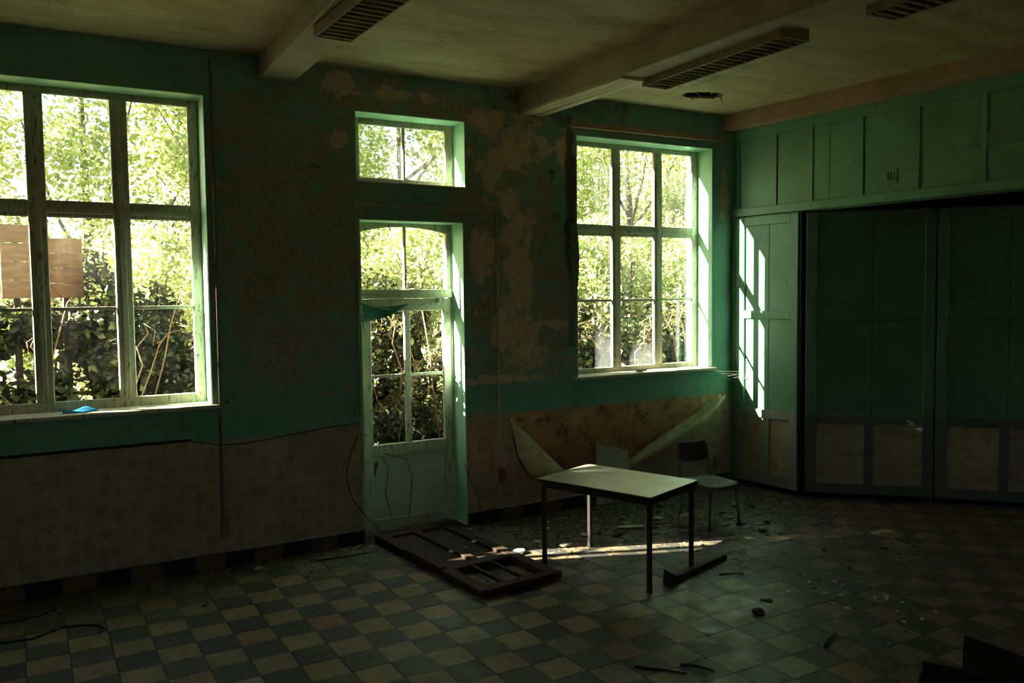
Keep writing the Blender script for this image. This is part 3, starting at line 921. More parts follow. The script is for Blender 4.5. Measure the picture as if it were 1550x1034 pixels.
# ------------------------------------------------------------------ fluorescent lamps with louvers
def lamp(xc, ya, yb, z, rz, label):
    L = ya - yb
    r = tag(empty('louvered_lamp', (xc, (ya + yb) / 2, z), rz), label, 'lamp', 'louvered strip lamps on the beams')
    h = L / 2
    B(-.105, .105, -h, h, 0.058, 0.072).obj('back_tray', 'rubble_dark', r)  # dark tray colour stands in for the shade between the slats
    B(-.108, -.098, -h, h, 0.0, 0.06).obj('side_panel', 'housing', r)
    B(.098, .108, -h, h, 0.0, 0.06).obj('side_panel', 'housing', r)
    B(-.108, .108, -h - .012, -h, 0.0, 0.072).obj('end_cap', 'housing', r)
    B(-.108, .108, h, h + .012, 0.0, 0.072).obj('end_cap', 'housing', r)
    MB().tube([(0, -h + .03, .04), (0, h - .03, .04)], .013, 10).obj('tube_light', 'chip', r, True)
    me = B(-.097, .097, -.004, .004, 0.0, 0.03).mesh('slat')
    me.materials.append(M['louver'])
    n = int(L / 0.062)
    for k in range(n):
        o = bpy.data.objects.new('slat', me)
        o.location = (0, -h + L * (k + .5) / n, 0)
        o.rotation_euler = (math.radians(-40), 0, 0)
        link(o, r)
    return r


lamp(1.585, 4.63, 3.33, 3.297, math.radians(1.6), 'louvered strip lamp under the beam left of the door')
lamp(3.905, 4.68, 3.42, 3.30, math.radians(-1.5), 'louvered strip lamp with lit edge under the right beam')
lamp(3.965, 2.92, 1.66, 3.30, math.radians(-1.5), 'louvered strip lamp cut off by the top edge')

# ------------------------------------------------------------------ table
tb = tag(empty('school_table', (3.42, 4.49, 0), math.radians(-70.5)), 'low school table with pale laminate top and black steel legs', 'table')
hl, hw, tz = 0.445, 0.30, 0.61
B(-hl, hl, -hw, hw, tz - .006, tz).obj('table_top', 'laminate', tb, bevel=0.002)
B(-hl, hl, -hw, hw, tz - .026, tz - .006).obj('top_edge', 'edge_black', tb)
for s in (-1, 1):
    B(-hl + .03, hl - .03, s * (hw - .035) - .009, s * (hw - .035) + .009, tz - .062, tz - .026).obj('apron_rail', 'metal_black', tb)
    B(s * (hl - .035) - .009, s * (hl - .035) + .009, -hw + .03, hw - .03, tz - .062, tz - .026).obj('apron_rail', 'metal_black', tb)
    for q in (-1, 1):
        lg = B(s * (hl - .032) - .0135, s * (hl - .032) + .0135, q * (hw - .032) - .0135, q * (hw - .032) + .0135, 0.012, tz - .026).obj('leg', 'metal_black', tb, bevel=0.003)
        B(s * (hl - .032) - .0155, s * (hl - .032) + .0155, q * (hw - .032) - .0155, q * (hw - .032) + .0155, 0.0015, 0.014).obj('foot_cap', 'edge_black', lg)

# ------------------------------------------------------------------ small school chair
ch = tag(empty('school_chair', (4.73, 4.98, 0), math.radians(-4)), 'small dirty plywood school chair with steel legs', 'chair')


def seat_fn(u, v):
    x = -0.165 + 0.33 * u
    y = -0.18 + 0.36 * v
    r = 1 - 0.25 * max(0, (v - 0.75) / 0.25) ** 2 * 0
    z = 0.335 - 0.014 * math.sin(math.pi * v) * math.sin(math.pi * u) - 0.022 * max(0, (0.16 - v) / 0.16) ** 2 + 0.006 * abs(u - .5)
    e = 0.035
    du = min(u, 1 - u)
    dv = min(v, 1 - v)
    if du < 0.12 and dv < 0.12:
        k = (0.12 - du) / 0.12 * (0.12 - dv) / 0.12
        x += (0.022 if u < .5 else -0.022) * k
        y += (0.022 if v < .5 else -0.022) * k
    return x, y, z


grid_sheet(seat_fn, 16, 16, 0.012).obj('seat', 'ply', ch, True)


def back_fn(u, v):
    x = -0.155 + 0.31 * u
    y = 0.185 + 0.03 * v - 0.03 * (1 - (2 * u - 1) ** 2) + 0.02
    z = 0.475 + 0.15 * v
    du, dv = min(u, 1 - u), min(v, 1 - v)
    if du < 0.1 and dv < 0.25:
        k = (0.1 - du) / 0.1 * (0.25 - dv) / 0.25
        x += (0.018 if u < .5 else -0.018) * k
        z += (0.018 if v < .5 else -0.018) * k
    return x, y, z


grid_sheet(back_fn, 16, 8, 0.010).obj('backrest', 'ply_dark', ch, True)
for s in (-1, 1):
    MB().tube([(s * .15, .165, .318), (s * .148, .19, .36), (s * .142, .205, .46), (s * .142, .222, .60)], .009, 8).obj('back_post', 'chrome', ch, True)
    MB().tube([(s * .135, -.145, .322), (s * .15, -.175, .004)], .010, 8).obj('leg', 'chrome', ch, True)
    MB().tube([(s * .135, .145, .322), (s * .16, .20, .004)], .010, 8).obj('leg', 'chrome', ch, True)
    MB().tube([(s * .135, -.145, .318), (s * .135, .145, .318)], .009, 8).obj('seat_rail', 'chrome', ch, True)
for y in (-.145, .145):
    MB().tube([(-.135, y, .316), (.135, y, .316)], .009, 8).obj('seat_rail', 'chrome', ch, True)
for k in range(14):
    a = random.uniform(-.13, .13), random.uniform(-.13, .13)

# ------------------------------------------------------------------ fallen door lying in front of the doorway
fd = tag(empty('fallen_door', (2.665, 4.47, 0.012), math.radians(4.5)), 'broken brown panelled door lying on the floor by the doorway', 'door')
Lf, Wf, Tf = 1.50, 0.62, 0.045
h = Wf / 2
for x0, x1, a, b in ((-h, -h + .085, 0, Lf), (h - .085, h, 0, Lf - .12)):
    B(x0, x1, a, b, 0, Tf).obj('stile', 'old_wood', fd, bevel=0.004)
for a, b in ((0, .085), (.47, .57), (Lf - .10, Lf)):
    B(-h + .085, h - .085, a, b, 0.001, Tf - .001).obj('rail', 'old_wood', fd, bevel=0.004)
B(-.03, .03, .57, Lf - .1, 0.001, Tf - .002).obj('stile', 'old_wood', fd, bevel=0.004)
for x in (-.08, .075):
    B(x - .011, x + .011, .085, .47, 0.012, Tf - .008).obj('glazing_bar', 'old_wood', fd, bevel=0.003)
for x0, x1 in ((-h + .085, -.03), (.03, h - .085)):
    B(x0, x1, .57, Lf - .1, 0.010, 0.022).obj('panel', 'old_wood', fd)
B(-h - .004, -h + .04, .50, 1.0, Tf, Tf + .014).obj('loose_batten', 'old_wood', fd, bevel=0.004)

# a splintered plank with a broken block, beside the table
pl = tag(empty('broken_plank', (3.545, 4.075, 0), math.atan2(0.182, 0.637)), 'narrow splintered plank beside the right table leg', 'plank')
MB().add([(0.02, -.028, .002), (.66, -.022, .002), (.66, .022, .002), (0.02, .028, .002), (0.02, -.026, .042), (.655, -.02, .034), (.655, .02, .034), (0.02, .026, .044)],
         [(3, 2, 1, 0), (4, 5, 6, 7), (0, 1, 5, 4), (1, 2, 6, 5), (2, 3, 7, 6), (3, 0, 4, 7)]).obj('plank', 'dark_wood', pl, bevel=0.003)
MB().add([(-.07, -.045, .002), (.03, -.04, .002), (.02, .04, .002), (-.06, .035, .002), (-.075, -.04, .085), (-.01, -.035, .06), (0.0, .035, .075), (-.05, .03, .10)],
         [(3, 2, 1, 0), (4, 5, 6, 7), (0, 1, 5, 4), (1, 2, 6, 5), (2, 3, 7, 6), (3, 0, 4, 7)]).obj('end_block', 'dark_wood', pl, bevel=0.004)


# ------------------------------------------------------------------ torn wallpaper flaps
def lflap(u, v):
    # u down the flap, v from attached edge (wall) outwards
    ax, az = 3.41 + 0.55 * u, 0.875 - 0.53 * u                       # inner crease running diagonally
    ox, oz = 3.41 + 0.10 * u + 0.03 * math.sin(4 * u) + .12 * u ** 4, 0.872 - 0.54 * u + 0.03 * math.sin(9 * u)
    x = ax + (ox - ax) * v
    z = az + (oz - az) * v
    return x, YW - .008 - 0.07 * u * math.sin(math.pi * (.15 + .75 * v)) - .02 * v * u, z


tag(grid_sheet(lflap, 20, 12, 0.002).obj('wallpaper_flap', 'flap', smooth=True), 'torn triangular wallpaper flap left of the bare patch', 'wallpaper')


def rflap(u, v):
    # long roll running from the corner by the partition down to behind the table
    cx, cz = 5.82 - 1.17 * u, 0.865 - 0.56 * u ** 0.92 - 0.01 * math.sin(6 * u)
    r = 0.012 + 0.062 * math.sin(math.pi * min(1, u * 0.9 + .05)) ** .7
    a = -0.5 + 4.0 * v
    nx, nz = -0.45, 0.89
    off = r * (1 - math.cos(a))
    side = r * math.sin(a)
    return cx - nx * side * 1.0 - 0.02, YW - .006 - off, cz - nz * side


tag(grid_sheet(rflap, 26, 14, 0.002).obj('wallpaper_roll', 'flap', smooth=True), 'long pale roll of peeled wallpaper hanging diagonally behind the table', 'wallpaper')
tag(MB().add([(4.29, YW - .05, .002), (4.67, YW - .06, .002), (4.665, YW - .016, .44), (4.31, YW - .012, .545), (4.29, YW - .044, .002), (4.67, YW - .054, .002), (4.665, YW - .010, .44), (4.31, YW - .006, .545)],
             [(3, 2, 1, 0), (4, 5, 6, 7), (0, 1, 5, 4), (1, 2, 6, 5), (2, 3, 7, 6), (3, 0, 4, 7)]).obj('loose_board', 'trim_white'), 'grey loose board leaning on the bare wall behind the table', 'board')
tag(grid_sheet(lambda u, v: (4.055 + .05 * v + .02 * math.sin(5 * u), YW - .006 - .03 * v * v - .01 * math.sin(7 * u) * v, 2.45 - 1.05 * u), 18, 4, .002).obj('paint_curl', 'dark_wall', smooth=True), 'curled strip of paint at the left edge of the far window', 'paint flake')
for k, (x, z, l) in enumerate(((4.42, 3.51, .09), (4.62, 3.51, .17), (4.53, 3.50, .05), (4.02, 3.36, .12))):
    tag(grid_sheet(lambda u, v: (x + .05 * v * (1 - .6 * u) + .01 * math.sin(6 * u), YW - .006 - .03 * math.sin(2.5 * u), z - l * u), 8, 2, .002).obj('paint_shred', 'rubble', smooth=True),
        ('short', 'long', 'tiny', 'brownish')[k] + ' shred of torn paint hanging ' + ('under the ceiling above the far window', 'under the ceiling above the far window', 'between two longer shreds', 'beside the beam end')[k], 'paint flake')

# curtain remnant over the door
cl = tag(empty('curtain_remnant'), 'torn green curtain remnant draped over the top of the glazed door', 'curtain')


def curt(u, v):
    x = 2.24 + 0.40 * u
    zt = 1.815 - 0.03 * math.sin(math.pi * min(1, u * 1.0)) * 1.0 - 0.02 * u
    drop = 0.15 * (1 - u) ** 1.1 + 0.012
    return x, YF - .016 - .012 * math.sin(9 * u + 2 * v) * v - .01 * v, zt - drop * v


grid_sheet(curt, 22, 8, .002).obj('cloth', 'cloth', cl, True)
grid_sheet(lambda u, v: (2.24 + .66 * u, YF - .02, 1.818 - .075 * math.sin(math.pi * u) + .02 * u - .012 * v), 22, 2, .003).obj('hem', 'cloth_hem', cl, True)
grid_sheet(lambda u, v: (2.232 + .02 * v + .035 * u, YF - .02 - .012 * math.sin(3 * v), 1.80 - .2 * u), 8, 3, .002).obj('hanging_corner', 'cloth_hem', cl, True)
MB().tube([(2.895, YF - .022, 1.815), (2.895, YF - .004, 1.815)], .016, 10).obj('pinned_scrap', 'cloth', cl)

# blue plastic scrap and white chunk on the sills
tag(grid_sheet(lambda u, v: (0.20 + .2 * u, 6.02 + .06 * v, 1.138 + .035 * abs(math.sin(5 * u + 3 * v)) * (1 - abs(2 * v - 1)) * (.5 + .6 * u) + .003), 14, 8, .002).obj('plastic_scrap', 'blue', smooth=True), 'crumpled blue plastic scrap on the left window sill', 'plastic')


def chunk(r, seed):
    rr = random.Random(seed)
    bm = bmesh.new()
    bmesh.ops.create_icosphere(bm, subdivisions=1, radius=1.0)
    for v in bm.verts:
        v.co = Vector((v.co.x * r[0], v.co.y * r[1], v.co.z * r[2])) * rr.uniform(.75, 1.15)
    lo = min(v.co.z for v in bm.verts)
    for v in bm.verts:
        v.co.z -= lo
        if v.co.z < r[2] * .25:
            v.co.z = 0
    me = bpy.data.meshes.new('chunk')
    bm.to_mesh(me)
    bm.free()
    return me


me = chunk((.075, .02, .016), 3)
me.materials.append(M['chip'])
o = link(bpy.data.objects.new('plaster_chunk', me))
o.location = (4.85, 6.0, 1.137)
tag(o, 'pale plaster chunk lying on the sill of the far window', 'plaster')

# cobweb in the corner by the partition
wb = MB()
A_, B_, C_ = Vector((5.66, 5.955, 1.10)), Vector((5.93, 5.90, 0.985)), Vector((5.985, 5.62, 1.10))
for k in range(5):
    f = k / 4
    wb.tube([A_.lerp(B_, f), A_.lerp(C_, f * .9 + .05) + Vector((0, 0, -.03 * math.sin(3 * f))), C_.lerp(B_, f)], .0008, 4)
for p, q in ((A_, B_), (B_, C_)):
    wb.tube([p, p.lerp(q, .5) + Vector((0, 0, -.008)), q], .003, 5)
tag(wb.obj('cobweb', 'web'), 'dusty cobweb strung across the corner below the far window', 'cobweb')

# ------------------------------------------------------------------ dark clutter at the bottom right
cr = tag(empty('wooden_drawer', (3.245, 2.12, 0), math.radians(-62)), 'reddish brown wooden drawer at the bottom right edge', 'drawer')
B(-.02, .30, -.012, .0, .0, .30).obj('front_board', 'dark_wood', cr, bevel=.003)
B(-.02, .30, -.30, -.288, .0, .29).obj('back_board', 'dark_wood', cr, bevel=.003)
B(-.02, -.008, -.288, -.012, .0, .29).obj('side_board', 'dark_wood', cr, bevel=.003)
B(.288, .30, -.288, -.012, .0, .29).obj('side_board', 'dark_wood', cr, bevel=.003)
B(-.008, .288, -.288, -.012, .01, .02).obj('bottom_board', 'dark_wood', cr)
pnl = tag(empty('leaning_panel', (3.5, 1.75, 0)), 'black cardboard panel with a raised point beside the drawer', 'panel')
a, b, c, d = Vector((0.12, .44, .30)), Vector((-.34, .12, .0)), Vector((.02, -.36, .02)), Vector((.42, -.06, .16))
nn = (b - a).cross(c - a).normalized() * .012
MB().add([a, b, c, d, a + nn, b + nn, c + nn, d + nn], [(3, 2, 1, 0), (4, 5, 6, 7), (0, 1, 5, 4), (1, 2, 6, 5), (2, 3, 7, 6), (3, 0, 4, 7)]).obj('sheet', 'edge_black', pnl)
MB().box(.10, .13, .40, .43, 0, .29).obj('prop_stick', 'dark_wood', pnl)


# ------------------------------------------------------------------ floor litter
def scatter(name, label, cat, group, spots, sizes, mats, seed, extra=None):
    rr = random.Random(seed)
    base = []
    for k in range(4):
        s = sizes
        me = chunk((s[0] * rr.uniform(.7, 1.2), s[1] * rr.uniform(.7, 1.2), s[2]), seed * 10 + k)
        me.materials.append(M[mats[k % len(mats)]])
        base.append(me)
    for k, (x, y, z, s) in enumerate(spots):
        o = link(bpy.data.objects.new(name, base[k % 4]))
        o.location = (x, y, z + .0015)
        o.scale = (s, s, s)
        o.rotation_euler = (0, 0, rr.uniform(0, 6.28))
        tag(o, label, cat, group)


def in_poly_spots(n, poly, seed, smin, smax, avoid=()):
    rr = random.Random(seed)
    out = []
    while len(out) < n:
        u, v = rr.random(), rr.random()
        a, b, c, d = poly
        x = (a[0] * (1 - u) + b[0] * u) * (1 - v) + (d[0] * (1 - u) + c[0] * u) * v
        y = (a[1] * (1 - u) + b[1] * u) * (1 - v) + (d[1] * (1 - u) + c[1] * u) * v
        out.append((x, y, 0, rr.uniform(smin, smax)))
    return out


scatter('plaster_fragment', 'broken plaster fragment lying among the debris along the window wall', 'plaster', 'plaster fragments along the window wall',
        in_poly_spots(24, ((3.2, 5.2), (5.7, 5.2), (5.7, 5.9), (3.2, 5.9)), 21, .5, 1.5), (.036, .026, .009), ['chip', 'rubble', 'rubble', 'rubble_dark'], 5)
scatter('plaster_fragment', 'broken plaster fragment lying between the table and the small chair', 'plaster', 'plaster fragments around the chair',
        in_poly_spots(20, ((3.9, 4.55), (5.8, 4.5), (5.8, 5.2), (3.9, 5.2)), 22, .5, 1.5), (.034, .024, .007), ['rubble', 'chip', 'rubble', 'rubble_dark'], 6)
scatter('plaster_fragment', 'small pale plaster fragment on the fallen door or right beside it', 'plaster', 'plaster fragments on the fallen door',
        [(x, y, .057 if abs(x - 2.63) < .2 and y > 5.1 else .0, s) for x, y, z, s in in_poly_spots(8, ((2.25, 5.2), (3.05, 5.2), (3.05, 5.85), (2.2, 5.85)), 23, .4, 1.0)], (.035, .025, .010), ['chip', 'rubble'], 7)
scatter('wood_scrap', 'dark scrap of wood or bark lying on the open chequered floor', 'debris', 'dark scraps on the open floor',
        in_poly_spots(18, ((3.0, 2.7), (4.8, 2.4), (6.3, 4.0), (4.1, 4.4)), 24, .5, 1.3) + in_poly_spots(8, ((0.0, 5.0), (1.9, 5.4), (2.0, 5.9), (-.2, 5.8)), 25, .5, 1.0), (.036, .012, .005), ['rubble_dark', 'dark_wood'], 8)
sp = in_poly_spots(26, ((3.75, 2.9), (4.5, 2.8), (4.45, 3.75), (4.05, 3.75)), 26, .4, 1.1)
scatter('glass_shard', 'broken glass shard coloured pale for its glint on the floor right of the table', 'glass shard', 'glass shards on the floor', sp, (.022, .016, .006), ['shard'], 9)


def one(name, label, cat, x, y, size, matn, seed, rz=0.0, z=0.0015):
    me = chunk(size, seed)
    me.materials.append(M[matn])
    o = link(bpy.data.objects.new(name, me))
    o.location = (x, y, z)
    o.rotation_euler = (0, 0, rz)
    return tag(o, label, cat)


one('plaster_slab', 'flat pale plaster slab left of the far table leg', 'plaster', 3.02, 5.12, (.075, .05, .018), 'chip', 61, .3)
one('plaster_slab', 'crumpled white plaster piece on the sunlit strip under the table', 'plaster', 3.38, 5.07, (.06, .03, .016), 'chip', 62, -.2)
one('plaster_slab', 'broad flat slab on the floor in front of the small chair', 'plaster', 4.42, 4.88, (.10, .05, .010), 'rubble', 63, -.3)
one('plaster_slab', 'white broken sheet on the rubble behind the table', 'plaster', 4.10, 5.20, (.12, .045, .012), 'chip', 64, -.4)
one('plaster_slab', 'small pale lump on the floor beside the fixed partition leaf', 'plaster', 5.28, 5.25, (.05, .035, .016), 'chip', 65, .2)
one('bark_piece', 'long dark bark piece on the rubble behind the table', 'debris', 3.93, 5.12, (.14, .035, .014), 'rubble_dark', 66, .5)
one('bark_piece', 'dark clod on the floor below the glass shards', 'debris', 3.62, 3.42, (.05, .035, .02), 'rubble_dark', 67)
one('plaster_slab', 'small white pebble shining on the floor near the bottom right corner', 'plaster', 3.86, 2.74, (.018, .013, .009), 'chip', 68)
one('plaster_slab', 'largest pale plaster chip on the fallen door', 'plaster', 2.83, 5.42, (.055, .035, .010), 'chip', 69, .4, .0365)
one('plaster_slab', 'pale wedge of plaster by the skirting left of the door', 'plaster', 1.32, 5.72, (.05, .02, .02), 'chip', 70, .3)
bx_ = tag(empty('small_carton', (4.56, 5.06, .002), .5), 'small brown cardboard carton lying under the small chair', 'carton')
B(-.07, .07, -.045, .045, 0, .07).obj('carton_body', 'kraft', bx_, bevel=.003)
B(-.07, .0, -.045, .045, .071, .074).obj('carton_flap', 'kraft', bx_)


def stuff_chips(name, n, fn, smin, smax, matn, label, cat, flat=.35):
    """thousands of small crumbs as one mesh"""
    P = fn(n)
    s = rng.uniform(smin, smax, n) * (rng.random(n) ** 1.5 + .4)
    base = np.array([(1, 0, 0), (-.5, .87, 0), (-.5, -.87, 0), (0, 0, 1)], float)
    an = rng.uniform(0, 6.283, n)
    ca, sa = np.cos(an), np.sin(an)
    V = np.zeros((n, 4, 3))
    jit = rng.uniform(.6, 1.4, (n, 4, 1))
    b = base[None] * jit
    V[:, :, 0] = (b[:, :, 0] * ca[:, None] - b[:, :, 1] * sa[:, None]) * s[:, None]
    V[:, :, 1] = (b[:, :, 0] * sa[:, None] + b[:, :, 1] * ca[:, None]) * s[:, None]
    V[:, :, 2] = b[:, :, 2] * s[:, None] * flat
    V += P[:, None, :]
    idx = np.array([(0, 1, 3), (1, 2, 3), (2, 0, 3)])
    Fc = (np.arange(n)[:, None, None] * 4 + idx[None]).reshape(-1)
    o = fast_mesh(name, V.reshape(-1, 3), Fc, 3, matn)
    o['kind'] = 'stuff'
    if label:
        o['label'] = label
        o['category'] = cat
    return o


def fast_mesh(name, V, loops, k, matn, parent=None):
    me = bpy.data.meshes.new(name)
    nf = len(loops) // k
    me.vertices.add(len(V))
    me.vertices.foreach_set('co', np.ascontiguousarray(V, dtype=np.float32).ravel())
    me.loops.add(len(loops))
    me.loops.foreach_set('vertex_index', np.ascontiguousarray(loops, dtype=np.int32))
    me.polygons.add(nf)
    me.polygons.foreach_set('loop_start', np.arange(0, nf * k, k, dtype=np.int32))
    me.update(calc_edges=True)
    me.materials.append(M[matn])
    return link(bpy.data.objects.new(name, me), parent)


def near_wall(n):
    x = rng.uniform(1.0, 5.85, n)
    x = np.where(rng.random(n) < .75, rng.uniform(3.05, 5.85, n), x)
    w = np.where(x > 3.2, np.where(x > 4.0, 1.05, .8), .22)
    y = 5.93 - np.abs(rng.normal(0, 1, n)) * w * .6
    return np.stack([x, np.clip(y, 3.4, 5.94), np.full(n, .0)], 1)


def open_floor(n):
    x = rng.uniform(0.2, 6.0, n)
    y = rng.uniform(2.4, 5.9, n)
    return np.stack([x, y, np.full(n, .0)], 1)


stuff_chips('plaster_crumbs', 9000, near_wall, .004, .017, 'rubble', 'fine plaster crumbs strewn along the foot of the window wall', 'rubble')
stuff_chips('leaf_litter', 9000, near_wall, .006, .026, 'rubble_dark', 'dark leaf litter strewn along the foot of the window wall', 'litter', .25)
stuff_chips('floor_grit', 4500, open_floor, .002, .007, 'rubble_dark', 'scattered dark grit over the open floor', 'grit')
stuff_chips('glass_splinters', 260, lambda n: np.stack([rng.normal(4.2, .35, n), rng.normal(3.25, .45, n), np.zeros(n)], 1), .002, .007, 'shard', 'tiny glass splinters around the larger shards', 'glass')

for pts, r, lb in (([(3.55, 2.89, .008), (3.64, 2.94, .012), (3.75, 2.98, .008)], .008, 'short dark stick lying below the glass shards'),
                   ([(2.57, 3.24, .006), (2.66, 3.14, .007), (2.74, 3.04, .006)], .006, 'thin straight stick at the bottom of the floor'),
                   ([(2.78, 3.13, .007), (2.82, 3.07, .014), (2.87, 2.99, .007)], .007, 'thin curved stick right of the straight one'),
                   ([(1.73, 5.73, .006), (1.9, 5.70, .010), (2.12, 5.70, .006)], .006, 'thin twig lying along the skirting left of the door'),
                   ([(3.9, 4.02, .005), (3.98, 3.99, .006), (4.05, 3.95, .005)], .005, 'small twig right of the broken plank')):
    tag(MB().tube(pts, [r, r * .9, r * .6], 6).obj('stick', 'dark_wood', smooth=True), lb, 'stick')
tag(MB().tube([(-.35, 5.30, .006), (-.17, 5.27, .006), (-.02, 5.24, .006), (.06, 5.29, .006), (.13, 5.335, .006), (.24, 5.31, .006), (.31, 5.26, .006), (.335, 5.19, .006), (.30, 5.12, .006)], .005, 6).obj('floor_cable', 'cable', smooth=True), 'black cable lying on the dark floor at the left edge', 'cable')
tag(MB().tube([(-.3, 5.60, .005), (-.12, 5.58, .006), (.02, 5.60, .005), (.12, 5.68, .005)], .004, 6).obj('floor_cable', 'cable', smooth=True), 'thin wire on the floor under the left window', 'cable')

# ------------------------------------------------------------------ outdoors
g = MB().add([(-30, YO, -.06), (40, YO, -.06), (40, 45, .4), (-30, 45, .4)], [(0, 1, 2, 3)]).add([(-30, -30, -.06), (40, -30, -.06), (40, YB - .2, -.06), (-30, YB - .2, -.06)], [(0, 1, 2, 3)]).obj('ground', 'soil')
struct(g, 'soil and leaf litter outside the windows')


def leaves(name, P, size, matn, parent, upbias=0.6):
    n = len(P)
    nr = rng.normal(0, 1, (n, 3))
    nr[:, 2] += upbias * np.sign(rng.random(n) - .15) * 1.2
    nr /= np.linalg.norm(nr, axis=1)[:, None]
    t = rng.normal(0, 1, (n, 3))
    t -= nr * (t * nr).sum(1)[:, None]
    t /= np.linalg.norm(t, axis=1)[:, None]
    b = np.cross(nr, t)
    s = size * rng.uniform(.55, 1.25, n)[:, None]
    V = np.stack([P - t * s * .5, P + b * s * .30 + nr * s * .06, P + t * s * .5, P - b * s * .30 + nr * s * .06], 1)
    Fc = (np.arange(n)[:, None] * 4 + np.array([0, 1, 2, 0, 2, 3])[None]).reshape(-1)
    o = fast_mesh(name, V.reshape(-1, 3), Fc, 3, matn, parent)
    o['kind'] = 'stuff'
    return o


def lump_cloud(n, c, r, nl, seed, shell=.5):
    """leaf positions: clusters on lumpy ellipsoid"""
    rr = np.random.default_rng(seed)
    cen = rr.normal(0, 1, (nl, 3))
    cen /= np.linalg.norm(cen, axis=1)[:, None]
    cen *= rr.uniform(shell, 1.0, nl)[:, None] ** .6
    lr = rr.uniform(.16, .34, nl)
    k = rr.integers(0, nl, n)
    d = rr.normal(0, 1, (n, 3))
    d /= np.linalg.norm(d, axis=1)[:, None]
    d *= (rr.random(n) ** .45)[:, None] * lr[k][:, None]
    return (cen[k] + d) * np.array(r) + np.array(c)


def bush(name, x, y, rxx, ryy, hgt, n, size, label, group, seed, canes=10):
    root = tag(empty(name, (x, y, -.05)), label, 'bush', group)
    P = lump_cloud(n, (0, 0, hgt * .5), (rxx, ryy, hgt * .52), 40, seed, .25)
    P = P[(P[:, 2] > .02) & (P[:, 1] + y > YO + .08)]
    for bx, by in ((-.02, 6.86), (.29, 6.90)):     # gap trampled in front of the boards
        P = P[~((np.abs(P[:, 0] + x - bx) < .15) & (P[:, 1] + y < by + .12) & (P[:, 2] > 1.86))]
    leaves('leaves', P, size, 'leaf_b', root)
    rr = random.Random(seed)
    for k in range(canes):
        x0, y0_ = rr.uniform(-.6, .6) * rxx, rr.uniform(-1.0, -.3) * ryy
        dx = rr.uniform(-1, 1) * rxx
        dy = max(rr.uniform(-1.0, .8) * ryy, YO + .1 - y - y0_)
        hh = hgt * rr.uniform(.6, 1.05)
        pts = [(x0 + dx * f, y0_ + dy * f ** 1.3, hh * math.sin(min(1.0, f * 1.1) * math.pi * .62) / math.sin(.5 * math.pi)) for f in [q / 11 for q in range(12)]]
        wob = rr.uniform(0, 6)
        pts = [(a + .03 * math.sin(wob + 3 * i_), b, c + .02 * math.sin(wob * 2 + 2 * i_)) for i_, (a, b, c) in enumerate(pts)]
        pts = [(a, max(b, YO + .06 - y), max(c, 0)) for a, b, c in pts]
        MB().tube(pts, [.008 - .0005 * q for q in range(12)], 5).obj('cane', 'bark', root, True)
    return root


BUSHES = [(-1.1, 7.1, 1.0, .7, 2.15, 'bramble bush outside the left edge of the left window'),
          (0.35, 6.98, .85, .62, 2.08, 'bramble bush filling the lower half of the left window'),
          (1.62, 6.98, .6, .58, 2.2, 'bramble bush behind the right light of the left window'),
          (2.95, 7.0, .85, .65, 2.0, 'dark bramble bush filling the panes of the glazed door'),
          (4.0, 7.15, .8, .62, 2.0, 'bramble bush behind the pier right of the door'),
          (5.2, 7.1, .85, .66, 1.72, 'bramble bush behind the left light of the far window'),
          (6.5, 7.1, .9, .66, 1.75, 'bramble bush behind the right light of the far window'),
          (8.0, 7.3, 1.0, .8, 1.9, 'bramble bush outside beyond the far window')]
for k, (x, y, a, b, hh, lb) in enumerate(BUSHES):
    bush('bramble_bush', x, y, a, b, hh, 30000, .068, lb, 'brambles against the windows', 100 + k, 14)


def outside_board(x, y, w, h, rz, label):
    o = tag(empty('weathered_hoarding', (x, y, -.06), rz), label, 'board')
    n = 4
    zb, dz = 1.93, (h - 1.93) / 4
    for k in range(n):
        z0 = zb + dz * k
        B(-w / 2, w / 2, -.006 + .004 * (k % 2), .008, z0 + .002, z0 + dz).obj('plank', 'rust', o, bevel=.002)
    B(-.02, .02, .008, .05, 0, h * .95).obj('post', 'old_wood', o)
    return o


outside_board(-0.02, 6.86, .19, 2.45, math.radians(12), 'taller brown board screen standing outside the first visible window light')
outside_board(0.29, 6.90, .23, 2.36, math.radians(12), 'lower brown board screen standing outside right of the first mullion')


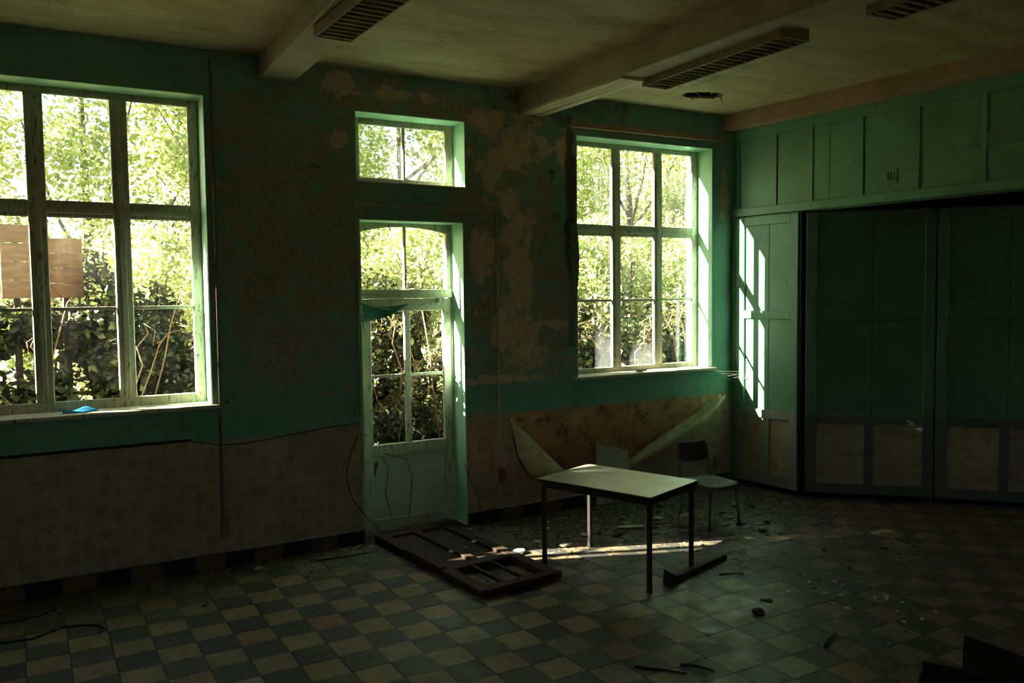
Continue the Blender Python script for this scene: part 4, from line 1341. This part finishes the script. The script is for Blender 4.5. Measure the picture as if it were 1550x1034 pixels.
def tree(x, y, hgt, rc, n, size, label, group, seed, zc=.62, name='tree', rzf=.42):
    root = tag(empty(name, (x, y, 0)), label, 'tree' if name == 'tree' else 'shrub', group)
    rr = random.Random(seed)
    P = lump_cloud(n, (0, 0, hgt * zc), (rc, rc * .8, hgt * rzf), 60, seed, .45)
    P = P[P[:, 2] > .1]
    leaves('leaves', P, size, 'leaf_t', root)
    lean = rr.uniform(-.3, .3)
    MB().tube([(0, 0, 0), (lean * .3, 0, hgt * .3), (lean * .8, .1, hgt * .6), (lean, .1, hgt * .9)], [.09, .075, .05, .015], 7).obj('trunk', 'bark_tree', root, True)
    for k in range(5):
        a = rr.uniform(0, 6.28)
        z = hgt * rr.uniform(.25, .6)
        MB().tube([(lean * z / hgt, 0, z), (math.cos(a) * rc * .4, math.sin(a) * rc * .3, z + hgt * .12), (math.cos(a) * rc * .75, math.sin(a) * rc * .6, z + hgt * .3)], [.035, .024, .008], 5).obj('branch', 'bark_tree', root, True)
    return root


for k, (x, y, hh, rc, lb) in enumerate([(-.8, 9.6, 3.0, 1.3, 'sunlit shrub behind the first light of the left window'), (1.2, 9.4, 2.9, 1.2, 'sunlit shrub behind the middle light of the left window'),
                                        (2.9, 9.8, 2.8, 1.2, 'sunlit shrub between the left window and the door'), (4.5, 9.5, 2.8, 1.2, 'sunlit shrub seen through the arched toplight'),
                                        (6.3, 9.8, 2.9, 1.3, 'sunlit shrub between the door and the far window'), (8.0, 10.0, 3.0, 1.4, 'sunlit shrub behind the left light of the far window'),
                                        (9.9, 10.2, 3.1, 1.4, 'sunlit shrub behind the right light of the far window')]):
    tree(x, y, hh, rc, 16000, .07, lb, 'shrubs behind the brambles', 200 + k, .5, 'sunlit_shrub', .5)
for k, (x, y, hh, rc, lb) in enumerate([(-2.2, 14, 7.0, 2.3, 'tall tree beyond the left edge of the left window'), (0.9, 13.4, 6.4, 2.2, 'tall tree behind the middle light of the left window'), (3.4, 14.2, 6.6, 2.2, 'tall tree right of the left window'),
                                        (6.0, 13.6, 6.6, 2.2, 'tall tree seen through the small high window'), (8.8, 14.4, 6.6, 2.3, 'tall tree between the door and the far window'),
                                        (11.2, 14.0, 6.8, 2.3, 'tall tree behind the upper lights of the far window'), (14.0, 14.6, 7.0, 2.4, 'tall tree behind the right upper light of the far window'), (17, 15, 7.0, 2.4, 'tall tree beyond the far window')]):
    tree(x, y, hh, rc, 20000, .105, lb, 'tall trees behind the shrubs', 300 + k)
# tree standing left of the house that shades most of the left window
tree(-7.95, 8.2, 6.5, 1.25, 15000, .12, 'leafy tree left of the house shading the left window', 'trees beside the house', 400, .66)
tree(-7.75, 8.6, 9.2, 1.5, 16000, .12, 'taller leafy tree left of the house with a high crown', 'trees beside the house', 401, .86, 'tree', .17)
